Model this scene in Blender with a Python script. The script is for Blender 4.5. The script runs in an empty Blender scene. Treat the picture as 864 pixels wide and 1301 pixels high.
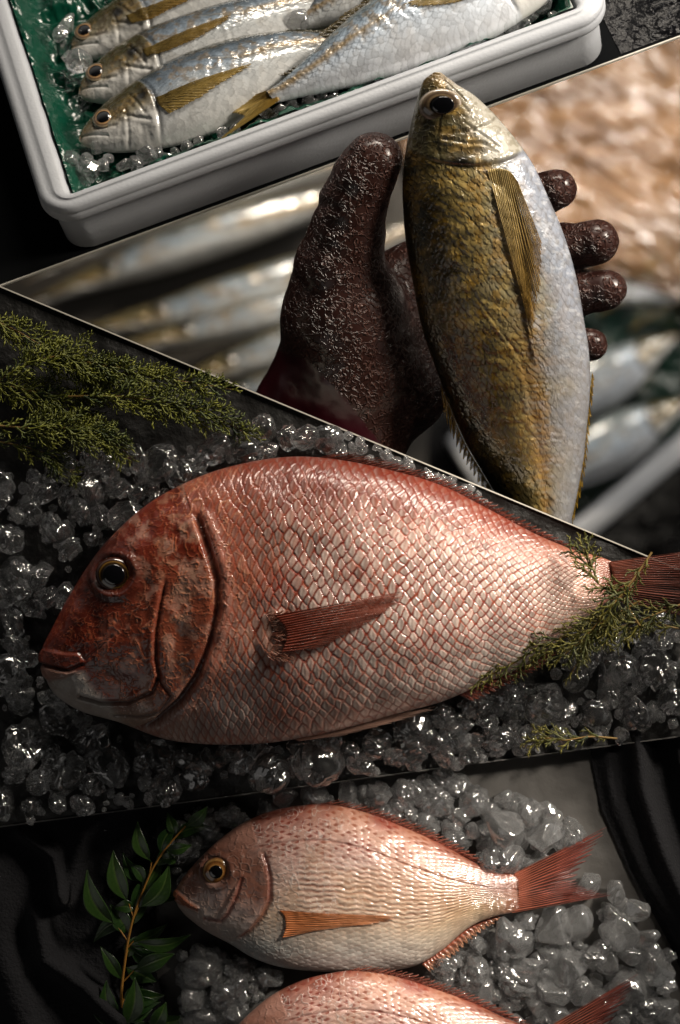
import bpy, math, random
import numpy as np
from mathutils import Vector

S = 0.0006            # metres per photo pixel on the slate slab
D = 3000.0            # camera height above the slab, in the same pixel units
W, H = 864.0, 1301.0
random.seed(7)
rng = np.random.default_rng(11)
sc = bpy.context.scene
WORLD_BAND = 0.5
COL = sc.collection

# ------------------------------------------------------------------ helpers
def srgb(r, g, b):
    f = lambda c: c / 12.92 if c <= 0.04045 else ((c + 0.055) / 1.055) ** 2.4
    return np.array([f(r / 255.0), f(g / 255.0), f(b / 255.0)])

def P(x, y, z=0.0):
    """world point (pixel units) at height z that stands over photo position x, y"""
    k = (D - z) / D
    return np.array([(x - W / 2) * k, -(y - H / 2) * k, z])

class Frame:
    """a rigid placement: photo x, y and a local height h -> world (pixel units).  The plane may lean away by theta about an edge line."""
    def __init__(self, z0=0.0, theta=0.0, o=(432.0, 650.5), e1=(1.0, 0.0), zs=None):
        self.z0, self.th, self.o = z0, theta, np.array(o, float)
        self.e1 = np.array(e1, float) / np.hypot(*e1)
        self.e2 = np.array([self.e1[1], -self.e1[0]])
        self.k = (D - z0) / D
        self.zs = zs
    def __call__(self, x, y, h=0.0):
        x, y, h = np.broadcast_arrays(np.asarray(x, float), np.asarray(y, float), np.asarray(h, float))
        if self.th:
            qx, qy = x - self.o[0], y - self.o[1]
            a = qx * self.e1[0] + qy * self.e1[1]
            v = qx * self.e2[0] + qy * self.e2[1]
            b = (v - self.href * math.sin(self.th)) / math.cos(self.th)
            return self.abh(a, b, self.href + h)
        z = self.z0 + h * self.k
        if self.zs is not None:
            z = z + self.zs(x, y)
        return np.stack([(x - W / 2) * self.k, -(y - H / 2) * self.k, z], -1)
    href = 0.0
    def abh(self, a, b, h):
        a, b, h = np.broadcast_arrays(np.asarray(a, float), np.asarray(b, float), np.asarray(h, float))
        c, s = math.cos(self.th), math.sin(self.th)
        px = self.o[0] + a * self.e1[0] + (b * c + h * s) * self.e2[0]
        py = self.o[1] + a * self.e1[1] + (b * c + h * s) * self.e2[1]
        z = self.z0 + (-b * s + h * c) * self.k
        return np.stack([(px - W / 2) * self.k, -(py - H / 2) * self.k, z], -1)

def hsh(i, j, seed=0):
    i = np.asarray(i).astype(np.int64); j = np.asarray(j).astype(np.int64)
    n = (i * 374761393 + j * 668265263 + seed * 974711) & 0x7fffffff
    n = ((n ^ (n >> 13)) * 1274126177) & 0x7fffffff
    n = ((n ^ (n >> 16)) * 668265263) & 0x7fffffff
    return ((n ^ (n >> 15)) & 0xffffff) / float(0xffffff)

def vnoise(x, y, seed=0):
    x = np.asarray(x, float); y = np.asarray(y, float)
    i = np.floor(x); j = np.floor(y); u = x - i; v = y - j
    u = u * u * u * (u * (u * 6 - 15) + 10); v = v * v * v * (v * (v * 6 - 15) + 10)
    a = hsh(i, j, seed); b = hsh(i + 1, j, seed); c = hsh(i, j + 1, seed); d = hsh(i + 1, j + 1, seed)
    return (a * (1 - u) + b * u) * (1 - v) + (c * (1 - u) + d * u) * v

def fbm(x, y, seed=0, o=4):
    s, a, t = 0.0, 0.5, 0.0
    for k in range(o):
        s = s + a * vnoise(x * 2 ** k + 17.3 * k, y * 2 ** k - 9.1 * k, seed + k); t += a; a *= 0.5
    return s / t

def sst(a, b, x):
    t = np.clip((x - a) / (b - a), 0, 1)
    return t * t * (3 - 2 * t)

def mix(a, b, t):
    t = np.asarray(t)
    if np.ndim(a) >= 1 or np.ndim(b) >= 1:
        t = t[..., None]
    return a * (1 - t) + b * t

def catmull(pts, n):
    """n points evenly spaced along the Catmull-Rom curve through pts (any dimension), parametrised by point index"""
    p = np.asarray(pts, float)
    u = np.linspace(0, len(p) - 1, n) if np.isscalar(n) else np.asarray(n)
    i = np.clip(np.floor(u).astype(int), 0, len(p) - 2); t = (u - i)[:, None]
    pp = np.vstack([2 * p[0] - p[1], p, 2 * p[-1] - p[-2]])
    a, b, c, d = pp[i], pp[i + 1], pp[i + 2], pp[i + 3]
    return 0.5 * (2 * b + (c - a) * t + (2 * a - 5 * b + 4 * c - d) * t ** 2 + (3 * b - a - 3 * c + d) * t ** 3)

def dpoly(x, y, pts):
    """distance to a polyline, side sign (positive right of its direction as seen in the photo) and share along it"""
    pts = np.asarray(pts, float)
    best = np.full(np.shape(x), 1e9); sgn = np.ones(np.shape(x)); par = np.zeros(np.shape(x))
    L = np.r_[0, np.cumsum(np.hypot(*(pts[1:] - pts[:-1]).T))]
    for k in range(len(pts) - 1):
        ax, ay = pts[k]; bx, by = pts[k + 1]
        vx, vy = bx - ax, by - ay; l2 = vx * vx + vy * vy + 1e-9
        t = np.clip(((x - ax) * vx + (y - ay) * vy) / l2, 0, 1)
        d = np.hypot(x - ax - t * vx, y - ay - t * vy)
        m = d < best
        best = np.where(m, d, best)
        sgn = np.where(m, np.sign(vx * (y - ay) - vy * (x - ax) + 1e-9), sgn)
        par = np.where(m, (L[k] + t * (L[k + 1] - L[k])) / L[-1], par)
    return best, sgn, par

def inpoly(x, y, pts):
    pts = np.asarray(pts, float); c = np.zeros(np.shape(x), bool)
    for k in range(len(pts)):
        x1, y1 = pts[k]; x2, y2 = pts[k - 1]
        c ^= ((y1 > y) != (y2 > y)) & (x < (x2 - x1) * (y - y1) / (y2 - y1 + 1e-12) + x1)
    return c

def softpoly(x, y, pts, w):
    p = list(pts) + [pts[0]]
    d, _, _ = dpoly(x, y, p)
    return sst(-w, w, np.where(inpoly(x, y, pts), d, -d))

# ------------------------------------------------------------------ objects
def thing(name, label, cat, loc, group=None, kind=None):
    o = bpy.data.objects.new(name, None); COL.objects.link(o)
    o.empty_display_size = 0.02
    o.location = Vector(np.asarray(loc, float) * S)
    o['label'] = label; o['category'] = cat
    if group: o['group'] = group
    if kind: o['kind'] = kind
    o['_w'] = [float(v) for v in np.asarray(loc, float)]
    return o

def world_of(o):
    w = np.zeros(3)
    while o is not None:
        if '_w' in o: w = w + np.array(o['_w'])
        o = o.parent
    return w

def mesh(name, V, F, mat, parent=None, cols=None, attrs=None, smooth=True, loc=None):
    """V in world pixel units; F an int array (n,3|4) or a list of tuples"""
    V = np.asarray(V, float).reshape(-1, 3)
    base = world_of(parent) if parent is not None else (np.asarray(loc, float) if loc is not None else np.zeros(3))
    me = bpy.data.meshes.new(name)
    if isinstance(F, np.ndarray):
        n, c = F.shape
        me.vertices.add(len(V)); me.vertices.foreach_set('co', ((V - base) * S).astype(np.float32).ravel())
        me.loops.add(n * c); me.loops.foreach_set('vertex_index', F.astype(np.int32).ravel())
        me.polygons.add(n)
        me.polygons.foreach_set('loop_start', np.arange(0, n * c, c, dtype=np.int32))
        me.polygons.foreach_set('loop_total', np.full(n, c, dtype=np.int32))
        me.update(calc_edges=True)
    else:
        me.from_pydata([tuple(v) for v in (V - base) * S], [], [tuple(int(i) for i in f) for f in F])
        me.update()
    if smooth:
        me.polygons.foreach_set('use_smooth', np.ones(len(me.polygons), dtype=bool))
    if cols is not None:
        a = me.attributes.new('Col', 'FLOAT_COLOR', 'POINT')
        c4 = np.ones((len(V), 4), np.float32); c4[:, :3] = np.clip(np.asarray(cols).reshape(-1, 3), 0, 1)
        a.data.foreach_set('color', c4.ravel())
    for k, v in (attrs or {}).items():
        a = me.attributes.new(k, 'FLOAT', 'POINT')
        a.data.foreach_set('value', np.broadcast_to(np.asarray(v, np.float32), (len(V),) if np.ndim(v) == 0 else np.shape(v)).astype(np.float32).ravel())
    me.materials.append(mat)
    o = bpy.data.objects.new(name, me); COL.objects.link(o)
    if parent is not None:
        o.parent = parent
    elif loc is not None:
        o.location = Vector(base * S)
        o['_w'] = [float(v) for v in base]
    return o

def tag(o, label, cat, group=None, kind=None):
    if kind: o['kind'] = kind
    o['label'] = label; o['category'] = cat
    if group: o['group'] = group
    return o

def struct(o):
    o['kind'] = 'structure'; return o

def gridF(n, m, wrap=False):
    i = np.arange(n - 1)[:, None]; j = np.arange(m if wrap else m - 1)[None, :]; j2 = (j + 1) % m
    return np.stack([i * m + j + 0 * j2, i * m + j2, (i + 1) * m + j2, (i + 1) * m + j + 0 * j2], -1).reshape(-1, 4)

def kids(o): return list(o.children)
def copy_tree(o, parent=None):
    c = o.copy(); COL.objects.link(c); c.parent = parent
    for ch in kids(o): copy_tree(ch, c)
    return c

def tube(path, rad, n=6):
    """verts and faces of a capped tube along a polyline"""
    path = np.asarray(path, float); rad = np.broadcast_to(np.asarray(rad, float), (len(path),))
    T = np.gradient(path, axis=0); T /= np.linalg.norm(T, axis=1)[:, None] + 1e-9
    up = np.where(np.abs(T[:, 2:3]) > 0.9, np.array([[1.0, 0, 0]]), np.array([[0, 0, 1.0]]))
    A = np.cross(T, up); A /= np.linalg.norm(A, axis=1)[:, None] + 1e-9
    B = np.cross(A, T)
    a = np.linspace(0, 2 * np.pi, n, endpoint=False)
    V = path[:, None] + rad[:, None, None] * (np.cos(a)[None, :, None] * A[:, None] + np.sin(a)[None, :, None] * B[:, None])
    return V.reshape(-1, 3), gridF(len(path), n, True)

class Bag:
    def __init__(self): self.V, self.F, self.C, self.n = [], [], [], 0
    def add(self, V, F, c=None):
        V = np.asarray(V, float).reshape(-1, 3)
        self.V.append(V); self.F.append(np.asarray(F) + self.n); self.n += len(V)
        if c is not None: self.C.append(np.broadcast_to(np.asarray(c, float), (len(V), 3)))
    def build(self, name, mat, parent=None, loc=None, smooth=True):
        return mesh(name, np.vstack(self.V), np.vstack(self.F), mat, parent, np.vstack(self.C) if self.C else None, None, smooth, loc)

# ------------------------------------------------------------------ materials
def newmat(name):
    m = bpy.data.materials.new(name); m.use_nodes = True
    nt = m.node_tree
    return m, nt, nt.nodes['Principled BSDF'], (lambda t, **k: _node(nt, t, k)), nt.links.new
def _node(nt, t, k):
    n = nt.nodes.new(t)
    for a, v in k.items():
        if a.startswith('i_'): n.inputs[a[2:].replace('_', ' ')].default_value = v
        else: setattr(n, a, v)
    return n

def bump_noise(m, nt, bsdf, node, link, scale, strength, dist, detail=4, normal_in='Normal', ridged=False):
    tc = node('ShaderNodeTexCoord')
    nz = node('ShaderNodeTexNoise'); nz.inputs['Scale'].default_value = scale; nz.inputs['Detail'].default_value = detail
    link(tc.outputs['Object'], nz.inputs['Vector'])
    bp = node('ShaderNodeBump'); bp.inputs['Strength'].default_value = strength; bp.inputs['Distance'].default_value = dist
    src = nz.outputs['Fac']
    if ridged:
        a = node('ShaderNodeMath', operation='SUBTRACT'); a.inputs[1].default_value = 0.5; link(src, a.inputs[0])
        b = node('ShaderNodeMath', operation='ABSOLUTE'); link(a.outputs[0], b.inputs[0])
        c = node('ShaderNodeMapRange'); c.inputs['From Min'].default_value = 0.0; c.inputs['From Max'].default_value = 0.09
        c.inputs['To Min'].default_value = 1.0; c.inputs['To Max'].default_value = 0.0
        link(b.outputs[0], c.inputs['Value']); src = c.outputs['Result']
    link(src, bp.inputs['Height']); link(bp.outputs['Normal'], bsdf.inputs[normal_in])
    return nz, bp, src

def mat_plain(name, col, rough=0.5, metal=0.0, bump=None, coat=0.0, spec=0.5, ridged=False, var=0.0, sheen=0.0):
    m, nt, b, node, link = newmat(name)
    b.inputs['Base Color'].default_value = (*col, 1); b.inputs['Roughness'].default_value = rough
    b.inputs['Metallic'].default_value = metal; b.inputs['Coat Weight'].default_value = coat
    b.inputs['Coat Roughness'].default_value = 0.12; b.inputs['Specular IOR Level'].default_value = spec
    if sheen:
        b.inputs['Sheen Weight'].default_value = sheen; b.inputs['Sheen Roughness'].default_value = 0.4
    if bump:
        bump_noise(m, nt, b, node, link, *bump, ridged=ridged)
    if var:
        tc = node('ShaderNodeTexCoord'); nz = node('ShaderNodeTexNoise'); nz.inputs['Scale'].default_value = 14
        nz.inputs['Detail'].default_value = 8; link(tc.outputs['Object'], nz.inputs['Vector'])
        r = node('ShaderNodeValToRGB'); r.color_ramp.elements[0].position = 0.3; r.color_ramp.elements[1].position = 0.7
        r.color_ramp.elements[0].color = (*[c * (1 - var) for c in col], 1); r.color_ramp.elements[1].color = (*[c * (1 + var) for c in col], 1)
        link(nz.outputs['Fac'], r.inputs['Fac']); link(r.outputs['Color'], b.inputs['Base Color'])
    return m

def mat_skin(name, rough=0.35, coat=0.5, bump=(900, 0.25, 0.0006), sss=0.0, metal_attr=False, coat_rough=0.12):
    """wet skin: colour (and metal) read from the mesh's own pigment attributes"""
    m, nt, b, node, link = newmat(name)
    at = node('ShaderNodeAttribute'); at.attribute_name = 'Col'; link(at.outputs['Color'], b.inputs['Base Color'])
    b.inputs['Roughness'].default_value = rough
    b.inputs['Coat Weight'].default_value = coat; b.inputs['Coat Roughness'].default_value = coat_rough
    if metal_attr:
        am = node('ShaderNodeAttribute'); am.attribute_name = 'metal'; link(am.outputs['Fac'], b.inputs['Metallic'])
    bump_noise(m, nt, b, node, link, *bump)
    return m

def mat_ice(name, cloud=0.1, rough=0.02, frost=0.12, k=1.0):
    """clear ice: refracting body, wet skin, white cracks and trapped bubbles"""
    m, nt, b, node, link = newmat(name)
    out = nt.nodes['Material Output']; nt.nodes.remove(b)
    tc = node('ShaderNodeTexCoord')
    def noise(sc_, det, dis=0.0):
        n = node('ShaderNodeTexNoise'); n.inputs['Scale'].default_value = sc_ * k; n.inputs['Detail'].default_value = det
        n.inputs['Distortion'].default_value = dis; link(tc.outputs['Object'], n.inputs['Vector']); return n.outputs['Fac']
    def rng_(src, a, b_, c, d):
        r = node('ShaderNodeMapRange'); link(src, r.inputs['Value'])
        for k, v in zip(('From Min', 'From Max', 'To Min', 'To Max'), (a, b_, c, d)): r.inputs[k].default_value = v
        return r.outputs['Result']
    def ridge(src, w):
        a = node('ShaderNodeMath', operation='SUBTRACT'); a.inputs[1].default_value = 0.5; link(src, a.inputs[0])
        c = node('ShaderNodeMath', operation='ABSOLUTE'); link(a.outputs[0], c.inputs[0])
        return rng_(c.outputs[0], 0.0, w, 1.0, 0.0)
    bp = node('ShaderNodeBump'); bp.inputs['Strength'].default_value = 0.8; bp.inputs['Distance'].default_value = 0.16 / k
    ad = node('ShaderNodeMath', operation='MULTIPLY_ADD'); ad.inputs[1].default_value = 0.22; link(ridge(noise(3.2, 2, 0.8), 0.10), ad.inputs[0]); link(noise(2.4, 5, 0.6), ad.inputs[2])
    link(ad.outputs[0], bp.inputs['Height'])
    gl = node('ShaderNodeBsdfGlass'); gl.inputs['IOR'].default_value = 1.33; gl.inputs['Roughness'].default_value = rough
    link(bp.outputs['Normal'], gl.inputs['Normal'])
    gs = node('ShaderNodeBsdfGlossy'); gs.inputs['Roughness'].default_value = 0.12; link(bp.outputs['Normal'], gs.inputs['Normal'])
    m1 = node('ShaderNodeMixShader'); m1.inputs[0].default_value = frost
    link(gl.outputs[0], m1.inputs[1]); link(gs.outputs[0], m1.inputs[2])
    df = node('ShaderNodeBsdfDiffuse'); df.inputs['Color'].default_value = (0.85, 0.86, 0.87, 1); link(bp.outputs['Normal'], df.inputs['Normal'])
    tl = node('ShaderNodeBsdfTranslucent'); tl.inputs['Color'].default_value = (0.85, 0.86, 0.87, 1)
    m2 = node('ShaderNodeMixShader'); m2.inputs[0].default_value = 0.6
    link(df.outputs[0], m2.inputs[1]); link(tl.outputs[0], m2.inputs[2])
    c1 = rng_(noise(1.1, 6), 0.40, 0.75, cloud * 0.3, cloud * 3.0)
    c2 = node('ShaderNodeMath', operation='MULTIPLY'); link(ridge(noise(1.4, 3, 1.5), 0.030), c2.inputs[0]); c2.inputs[1].default_value = min(0.9, cloud * 5)
    mx = node('ShaderNodeMath', operation='MAXIMUM'); link(c1, mx.inputs[0]); link(c2.outputs[0], mx.inputs[1])
    m3 = node('ShaderNodeMixShader'); link(mx.outputs[0], m3.inputs[0])
    link(m1.outputs[0], m3.inputs[1]); link(m2.outputs[0], m3.inputs[2])
    link(m3.outputs[0], out.inputs['Surface'])
    return m

M = {}
M['bream'] = mat_skin('red_bream_skin', 0.32, 0.6, (700, 0.18, 0.0006))
M['silver'] = mat_skin('silver_mackerel_skin', 0.27, 0.7, (650, 0.18, 0.0006), metal_attr=True)
M['fin'] = mat_skin('fin_membrane', 0.36, 0.5, (500, 0.2, 0.0005))
def _thin(m):
    nt = m.node_tree; b = nt.nodes['Principled BSDF']; out = nt.nodes['Material Output']
    at = nt.nodes.new('ShaderNodeAttribute'); at.attribute_name = 'thin'
    tr = nt.nodes.new('ShaderNodeBsdfTransparent'); mx = nt.nodes.new('ShaderNodeMixShader')
    tl = nt.nodes.new('ShaderNodeBsdfTranslucent'); ac = nt.nodes.new('ShaderNodeAttribute'); ac.attribute_name = 'Col'
    nt.links.new(ac.outputs['Color'], tl.inputs['Color'])
    m0 = nt.nodes.new('ShaderNodeMixShader'); m0.inputs[0].default_value = 0.25
    nt.links.new(b.outputs[0], m0.inputs[1]); nt.links.new(tl.outputs[0], m0.inputs[2])
    nt.links.new(at.outputs['Fac'], mx.inputs[0]); nt.links.new(m0.outputs[0], mx.inputs[1]); nt.links.new(tr.outputs[0], mx.inputs[2])
    nt.links.new(mx.outputs[0], out.inputs['Surface'])
_thin(M['fin'])
M['eye'] = mat_skin('eye_iris', 0.18, 1.0, (900, 0.05, 0.0002), coat_rough=0.03)
M['pupil'] = mat_plain('pupil_black', (0.003, 0.003, 0.004), 0.08, coat=1.0)
M['ice'] = mat_ice('clear_ice', 0.04, 0.012, 0.14)
M['ice_cloudy'] = mat_ice('cloudy_ice', 0.13, 0.015, 0.18)
M['foam'] = mat_plain('white_foam', (0.47, 0.49, 0.525), 0.5, bump=(420, 0.25, 0.0010, 3), var=0.08)
M['green_film'] = mat_plain('green_plastic_film', tuple(srgb(6, 62, 46)), 0.24, bump=(60, 0.3, 0.002), coat=0.3)
M['black_board'] = mat_plain('black_board_paint', (0.004, 0.0045, 0.005), 0.9, spec=0.05)
M['slate'] = mat_plain('dark_slate', (0.010, 0.0095, 0.009), 0.5, bump=(60, 0.8, 0.005, 9), var=0.5)
M['stone'] = mat_plain('grey_stone', (0.062, 0.058, 0.054), 0.6, bump=(40, 0.5, 0.003, 9), var=0.35)
M['trim'] = mat_plain('pale_edge_trim', (0.55, 0.52, 0.46), 0.4)
M['trim_dark'] = mat_plain('grey_edge_trim', (0.12, 0.115, 0.11), 0.4)
M['cloth'] = mat_plain('black_cloth', (0.018, 0.018, 0.020), 1.0, bump=(420, 0.7, 0.002, 5), spec=0.05, sheen=0.06)
M['leaf'] = mat_skin('leaf_green', 0.35, 0.2, (200, 0.15, 0.001))
M['stem'] = mat_plain('woody_stem', tuple(srgb(150, 105, 40)), 0.55)
M['cypress'] = mat_skin('cypress_foliage', 0.55, 0.0, (300, 0.2, 0.001))
M['cypress_stem'] = mat_plain('cypress_stem', tuple(srgb(110, 85, 35)), 0.6)

# ------------------------------------------------------------------ fish
def scales(p, q, jit=0.12, a=1.15, b=0.6, seed=0, pw=1.7):
    """overlapping scales on a unit lattice; returns r (1 at the free rim), dx, random id, height 0..1"""
    i0 = np.floor(p).astype(int)
    R = np.full(p.shape, 9.0); DX = np.zeros(p.shape); ID = np.zeros(p.shape); got = np.zeros(p.shape, bool); DY = np.zeros(p.shape)
    for di in (-2, -1, 0, 1, 2):
        i = i0 + di
        off = 0.5 * (i & 1)
        j0 = np.floor(q - off).astype(int)
        for dj in (0, 1):
            j = j0 + dj
            jx = (hsh(i, j, seed) - 0.5) * 2 * jit; jy = (hsh(i, j, seed + 5) - 0.5) * 2 * jit
            dx = p - (i + jx); dy = q - (j + off + jy)
            s = 1 + (hsh(i, j, seed + 9) - 0.5) * 2 * jit
            r = (np.abs(dx / (a * s)) ** pw + np.abs(dy / (b * s)) ** pw) ** (1 / pw)
            better = (r < 1) & ~got
            # within the same column the nearer one wins
            same = (r < R) & ~got & ~better
            R = np.where(better | same, r, R); DX = np.where(better | same, dx, DX); DY = np.where(better | same, dy, DY)
            ID = np.where(better | same, hsh(i, j, seed + 21), ID)
            got |= better
    hgt = 0.5 + 0.5 * np.clip(DX / a, -1, 1) - 0.25 * np.clip(R, 0, 1) ** 4
    return R, DX, ID, hgt, DY

def lozenge(p, q, jit=0.1, a=1.0, b=0.5, seed=0, pw=1.5):
    """scales seen as standing lozenges: border distance, offset from the centre and random id"""
    i0 = np.round(p).astype(int)
    F1 = np.full(p.shape, 99.0); F2 = np.full(p.shape, 99.0); ID = np.zeros(p.shape); DX = np.zeros(p.shape); DY = np.zeros(p.shape)
    for di in (-2, -1, 0, 1, 2):
        i = i0 + di; off = 0.5 * (i & 1); jr = np.round(q - off).astype(int)
        for dj in (-1, 0, 1):
            j = jr + dj
            dx = p - (i + (hsh(i, j, seed) - 0.5) * 2 * jit); dy = q - (j + off + (hsh(i, j, seed + 5) - 0.5) * 1.2 * jit)
            r = (np.abs(dx / a) ** pw + np.abs(dy / b) ** pw) ** (1 / pw) * (1 + (hsh(i, j, seed + 9) - 0.5) * 0.22)
            nr = r < F1
            F2 = np.where(nr, F1, np.minimum(F2, r))
            ID = np.where(nr, hsh(i, j, seed + 21), ID); DX = np.where(nr, dx, DX); DY = np.where(nr, dy, DY)
            F1 = np.where(nr, r, F1)
    return F2 - F1, DX, DY, ID

class Fish:
    def __init__(self, top, bot, thick, n, m, frame, head=0.0):
        """top/bot: matching outline points from snout to tail root; thick: half thickness at each pair"""
        top = np.asarray(top, float); bot = np.asarray(bot, float)
        u = np.linspace(0, 1, n)
        u = (0.8 * u + 0.2 * u ** 2) * (len(top) - 1)
        self.s = u / (len(top) - 1)
        A = catmull(top, u); B = catmull(bot, u); T = catmull(np.asarray(thick, float)[:, None], u)[:, 0]
        T = np.maximum(T, 0.5)
        lin = np.linspace(-1, 1, m); cosn = -np.cos(np.linspace(0, np.pi, m))
        tu = 0.55 * lin + 0.45 * cosn
        ml = max(12, m // 10)
        tl = np.cos(np.linspace(0, np.pi, ml + 2))[1:-1]
        t = np.r_[tu, tl]; up = np.r_[np.ones(m, bool), np.zeros(ml, bool)]
        self.n, self.m, self.mm = n, m, m + ml
        self.T = np.broadcast_to(t[None], (n, self.mm)); self.Sg = np.broadcast_to(self.s[:, None], (n, self.mm))
        w = (t + 1) / 2
        self.X = A[:, :1] * (1 - w) + B[:, :1] * w; self.Y = A[:, 1:] * (1 - w) + B[:, 1:] * w
        prof = (1 - np.abs(t) ** 2.3).clip(0) ** 0.58
        self.Z = T[:, None] * np.where(up, prof, -0.75 * (1 - np.abs(t) ** 2).clip(0) ** 0.5)[None]
        self.up = np.broadcast_to(up[None], (n, self.mm))
        ax = (A + B) / 2
        self.arc = np.r_[0, np.cumsum(np.hypot(*(ax[1:] - ax[:-1]).T))]
        self.width = np.hypot(*(A - B).T)
        self.A, self.B, self.Tk = A, B, T
        self.frame = frame
    def st(self, s, t):
        """photo position of body coordinates"""
        k = np.interp(s, self.s, np.arange(self.n))
        a = np.array([np.interp(k, np.arange(self.n), self.A[:, c]) for c in (0, 1)])
        b = np.array([np.interp(k, np.arange(self.n), self.B[:, c]) for c in (0, 1)])
        return (a * (1 - t) / 2 + b * (1 + t) / 2).T
    def displace(self, h):
        """push the surface along its own normal by h (pixels)"""
        V = np.stack([self.X, -self.Y, self.Z], -1)
        du = np.gradient(V, axis=0); dv = np.gradient(V, axis=1)
        N = np.cross(du, dv); N /= np.linalg.norm(N, axis=-1)[..., None] + 1e-9
        ref = np.where(self.up, 1.0, -1.0)
        flip = np.sign((N[..., 2] * ref).mean()); N *= flip
        N[:, 0] = N[:, self.m - 1] = 0
        h = np.where(self.up, h, 0) * sst(0.0, 0.02, self.Sg) * (1 - np.abs(self.T).clip(0, 1) ** 16)
        V = V + N * h[..., None]
        self.X, self.Y, self.Z = V[..., 0], -V[..., 1], V[..., 2]
    def zmap(self, x, y, cell=3.0):
        """height of the body's upper side under many points (deep below where there is no body)"""
        if not hasattr(self, '_zm'):
            x0, y0 = self.X.min() - 9, self.Y.min() - 9
            nx, ny = int((self.X.max() - x0) / cell) + 5, int((self.Y.max() - y0) / cell) + 5
            g = np.full((nx, ny), -999.0)
            u = self.up
            np.maximum.at(g, (((self.X[u] - x0) / cell).astype(int), ((self.Y[u] - y0) / cell).astype(int)), self.Z[u])
            for _ in range(2):
                b = g.copy()
                for dx, dy in ((1, 0), (-1, 0), (0, 1), (0, -1)):
                    b = np.maximum(b, np.roll(np.roll(g, dx, 0), dy, 1))
                g = np.where(g < -900, b, g)
            self._zm = (g, x0, y0)
        g, x0, y0 = self._zm
        i = np.clip(((x - x0) / cell).astype(int), 0, g.shape[0] - 1); j = np.clip(((y - y0) / cell).astype(int), 0, g.shape[1] - 1)
        return g[i, j]
    def z_at(self, x, y):
        d = (self.X - x) ** 2 + (self.Y - y) ** 2 + np.where(self.up, 0, 1e9)
        return self.Z.ravel()[np.argmin(d)]
    def at(self, x, y, dz=0.0):
        return self.frame(x, y, self.z_at(x, y) + dz)
    def verts(self): return self.frame(self.X, self.Y, self.Z).reshape(-1, 3)
    def build(self, root, mat, cols, attrs=None, pieces=()):
        """pieces: (name, vertex mask) faces cut out of the body as parts of their own"""
        # one more ring, drawn in to a point, closes each end
        def ends(a):
            a = np.asarray(a)
            return np.concatenate([a[:1], a, a[-1:]], 0)
        X, Y, Z = ends(self.X), ends(self.Y), ends(self.Z)
        for A_ in (X, Y, Z):
            A_[0] = A_[0].mean(); A_[-1] = A_[-1].mean()
        V = self.frame(X, Y, Z).reshape(-1, 3); F = gridF(self.n + 2, self.mm, True)
        left = np.ones(len(F), bool); cols = ends(cols).reshape(-1, 3)
        attrs = {k: ends(np.broadcast_to(v, self.X.shape)) for k, v in (attrs or {}).items()}
        pieces = [(nm, ends(mk)) for nm, mk in pieces]
        out = {}
        for nm, msk in pieces:
            fm = msk.ravel()[F].mean(1) > 0.5
            fm &= left; left &= ~fm
            out[nm] = F[fm]
        out = {'body': F[left], **out}
        for nm, f in out.items():
            if len(f) == 0: continue
            ids, inv = np.unique(f, return_inverse=True)
            mesh(nm, V[ids], inv.reshape(f.shape), mat, root, cols[ids], {k: np.asarray(v).ravel()[ids] for k, v in attrs.items()})

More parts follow.
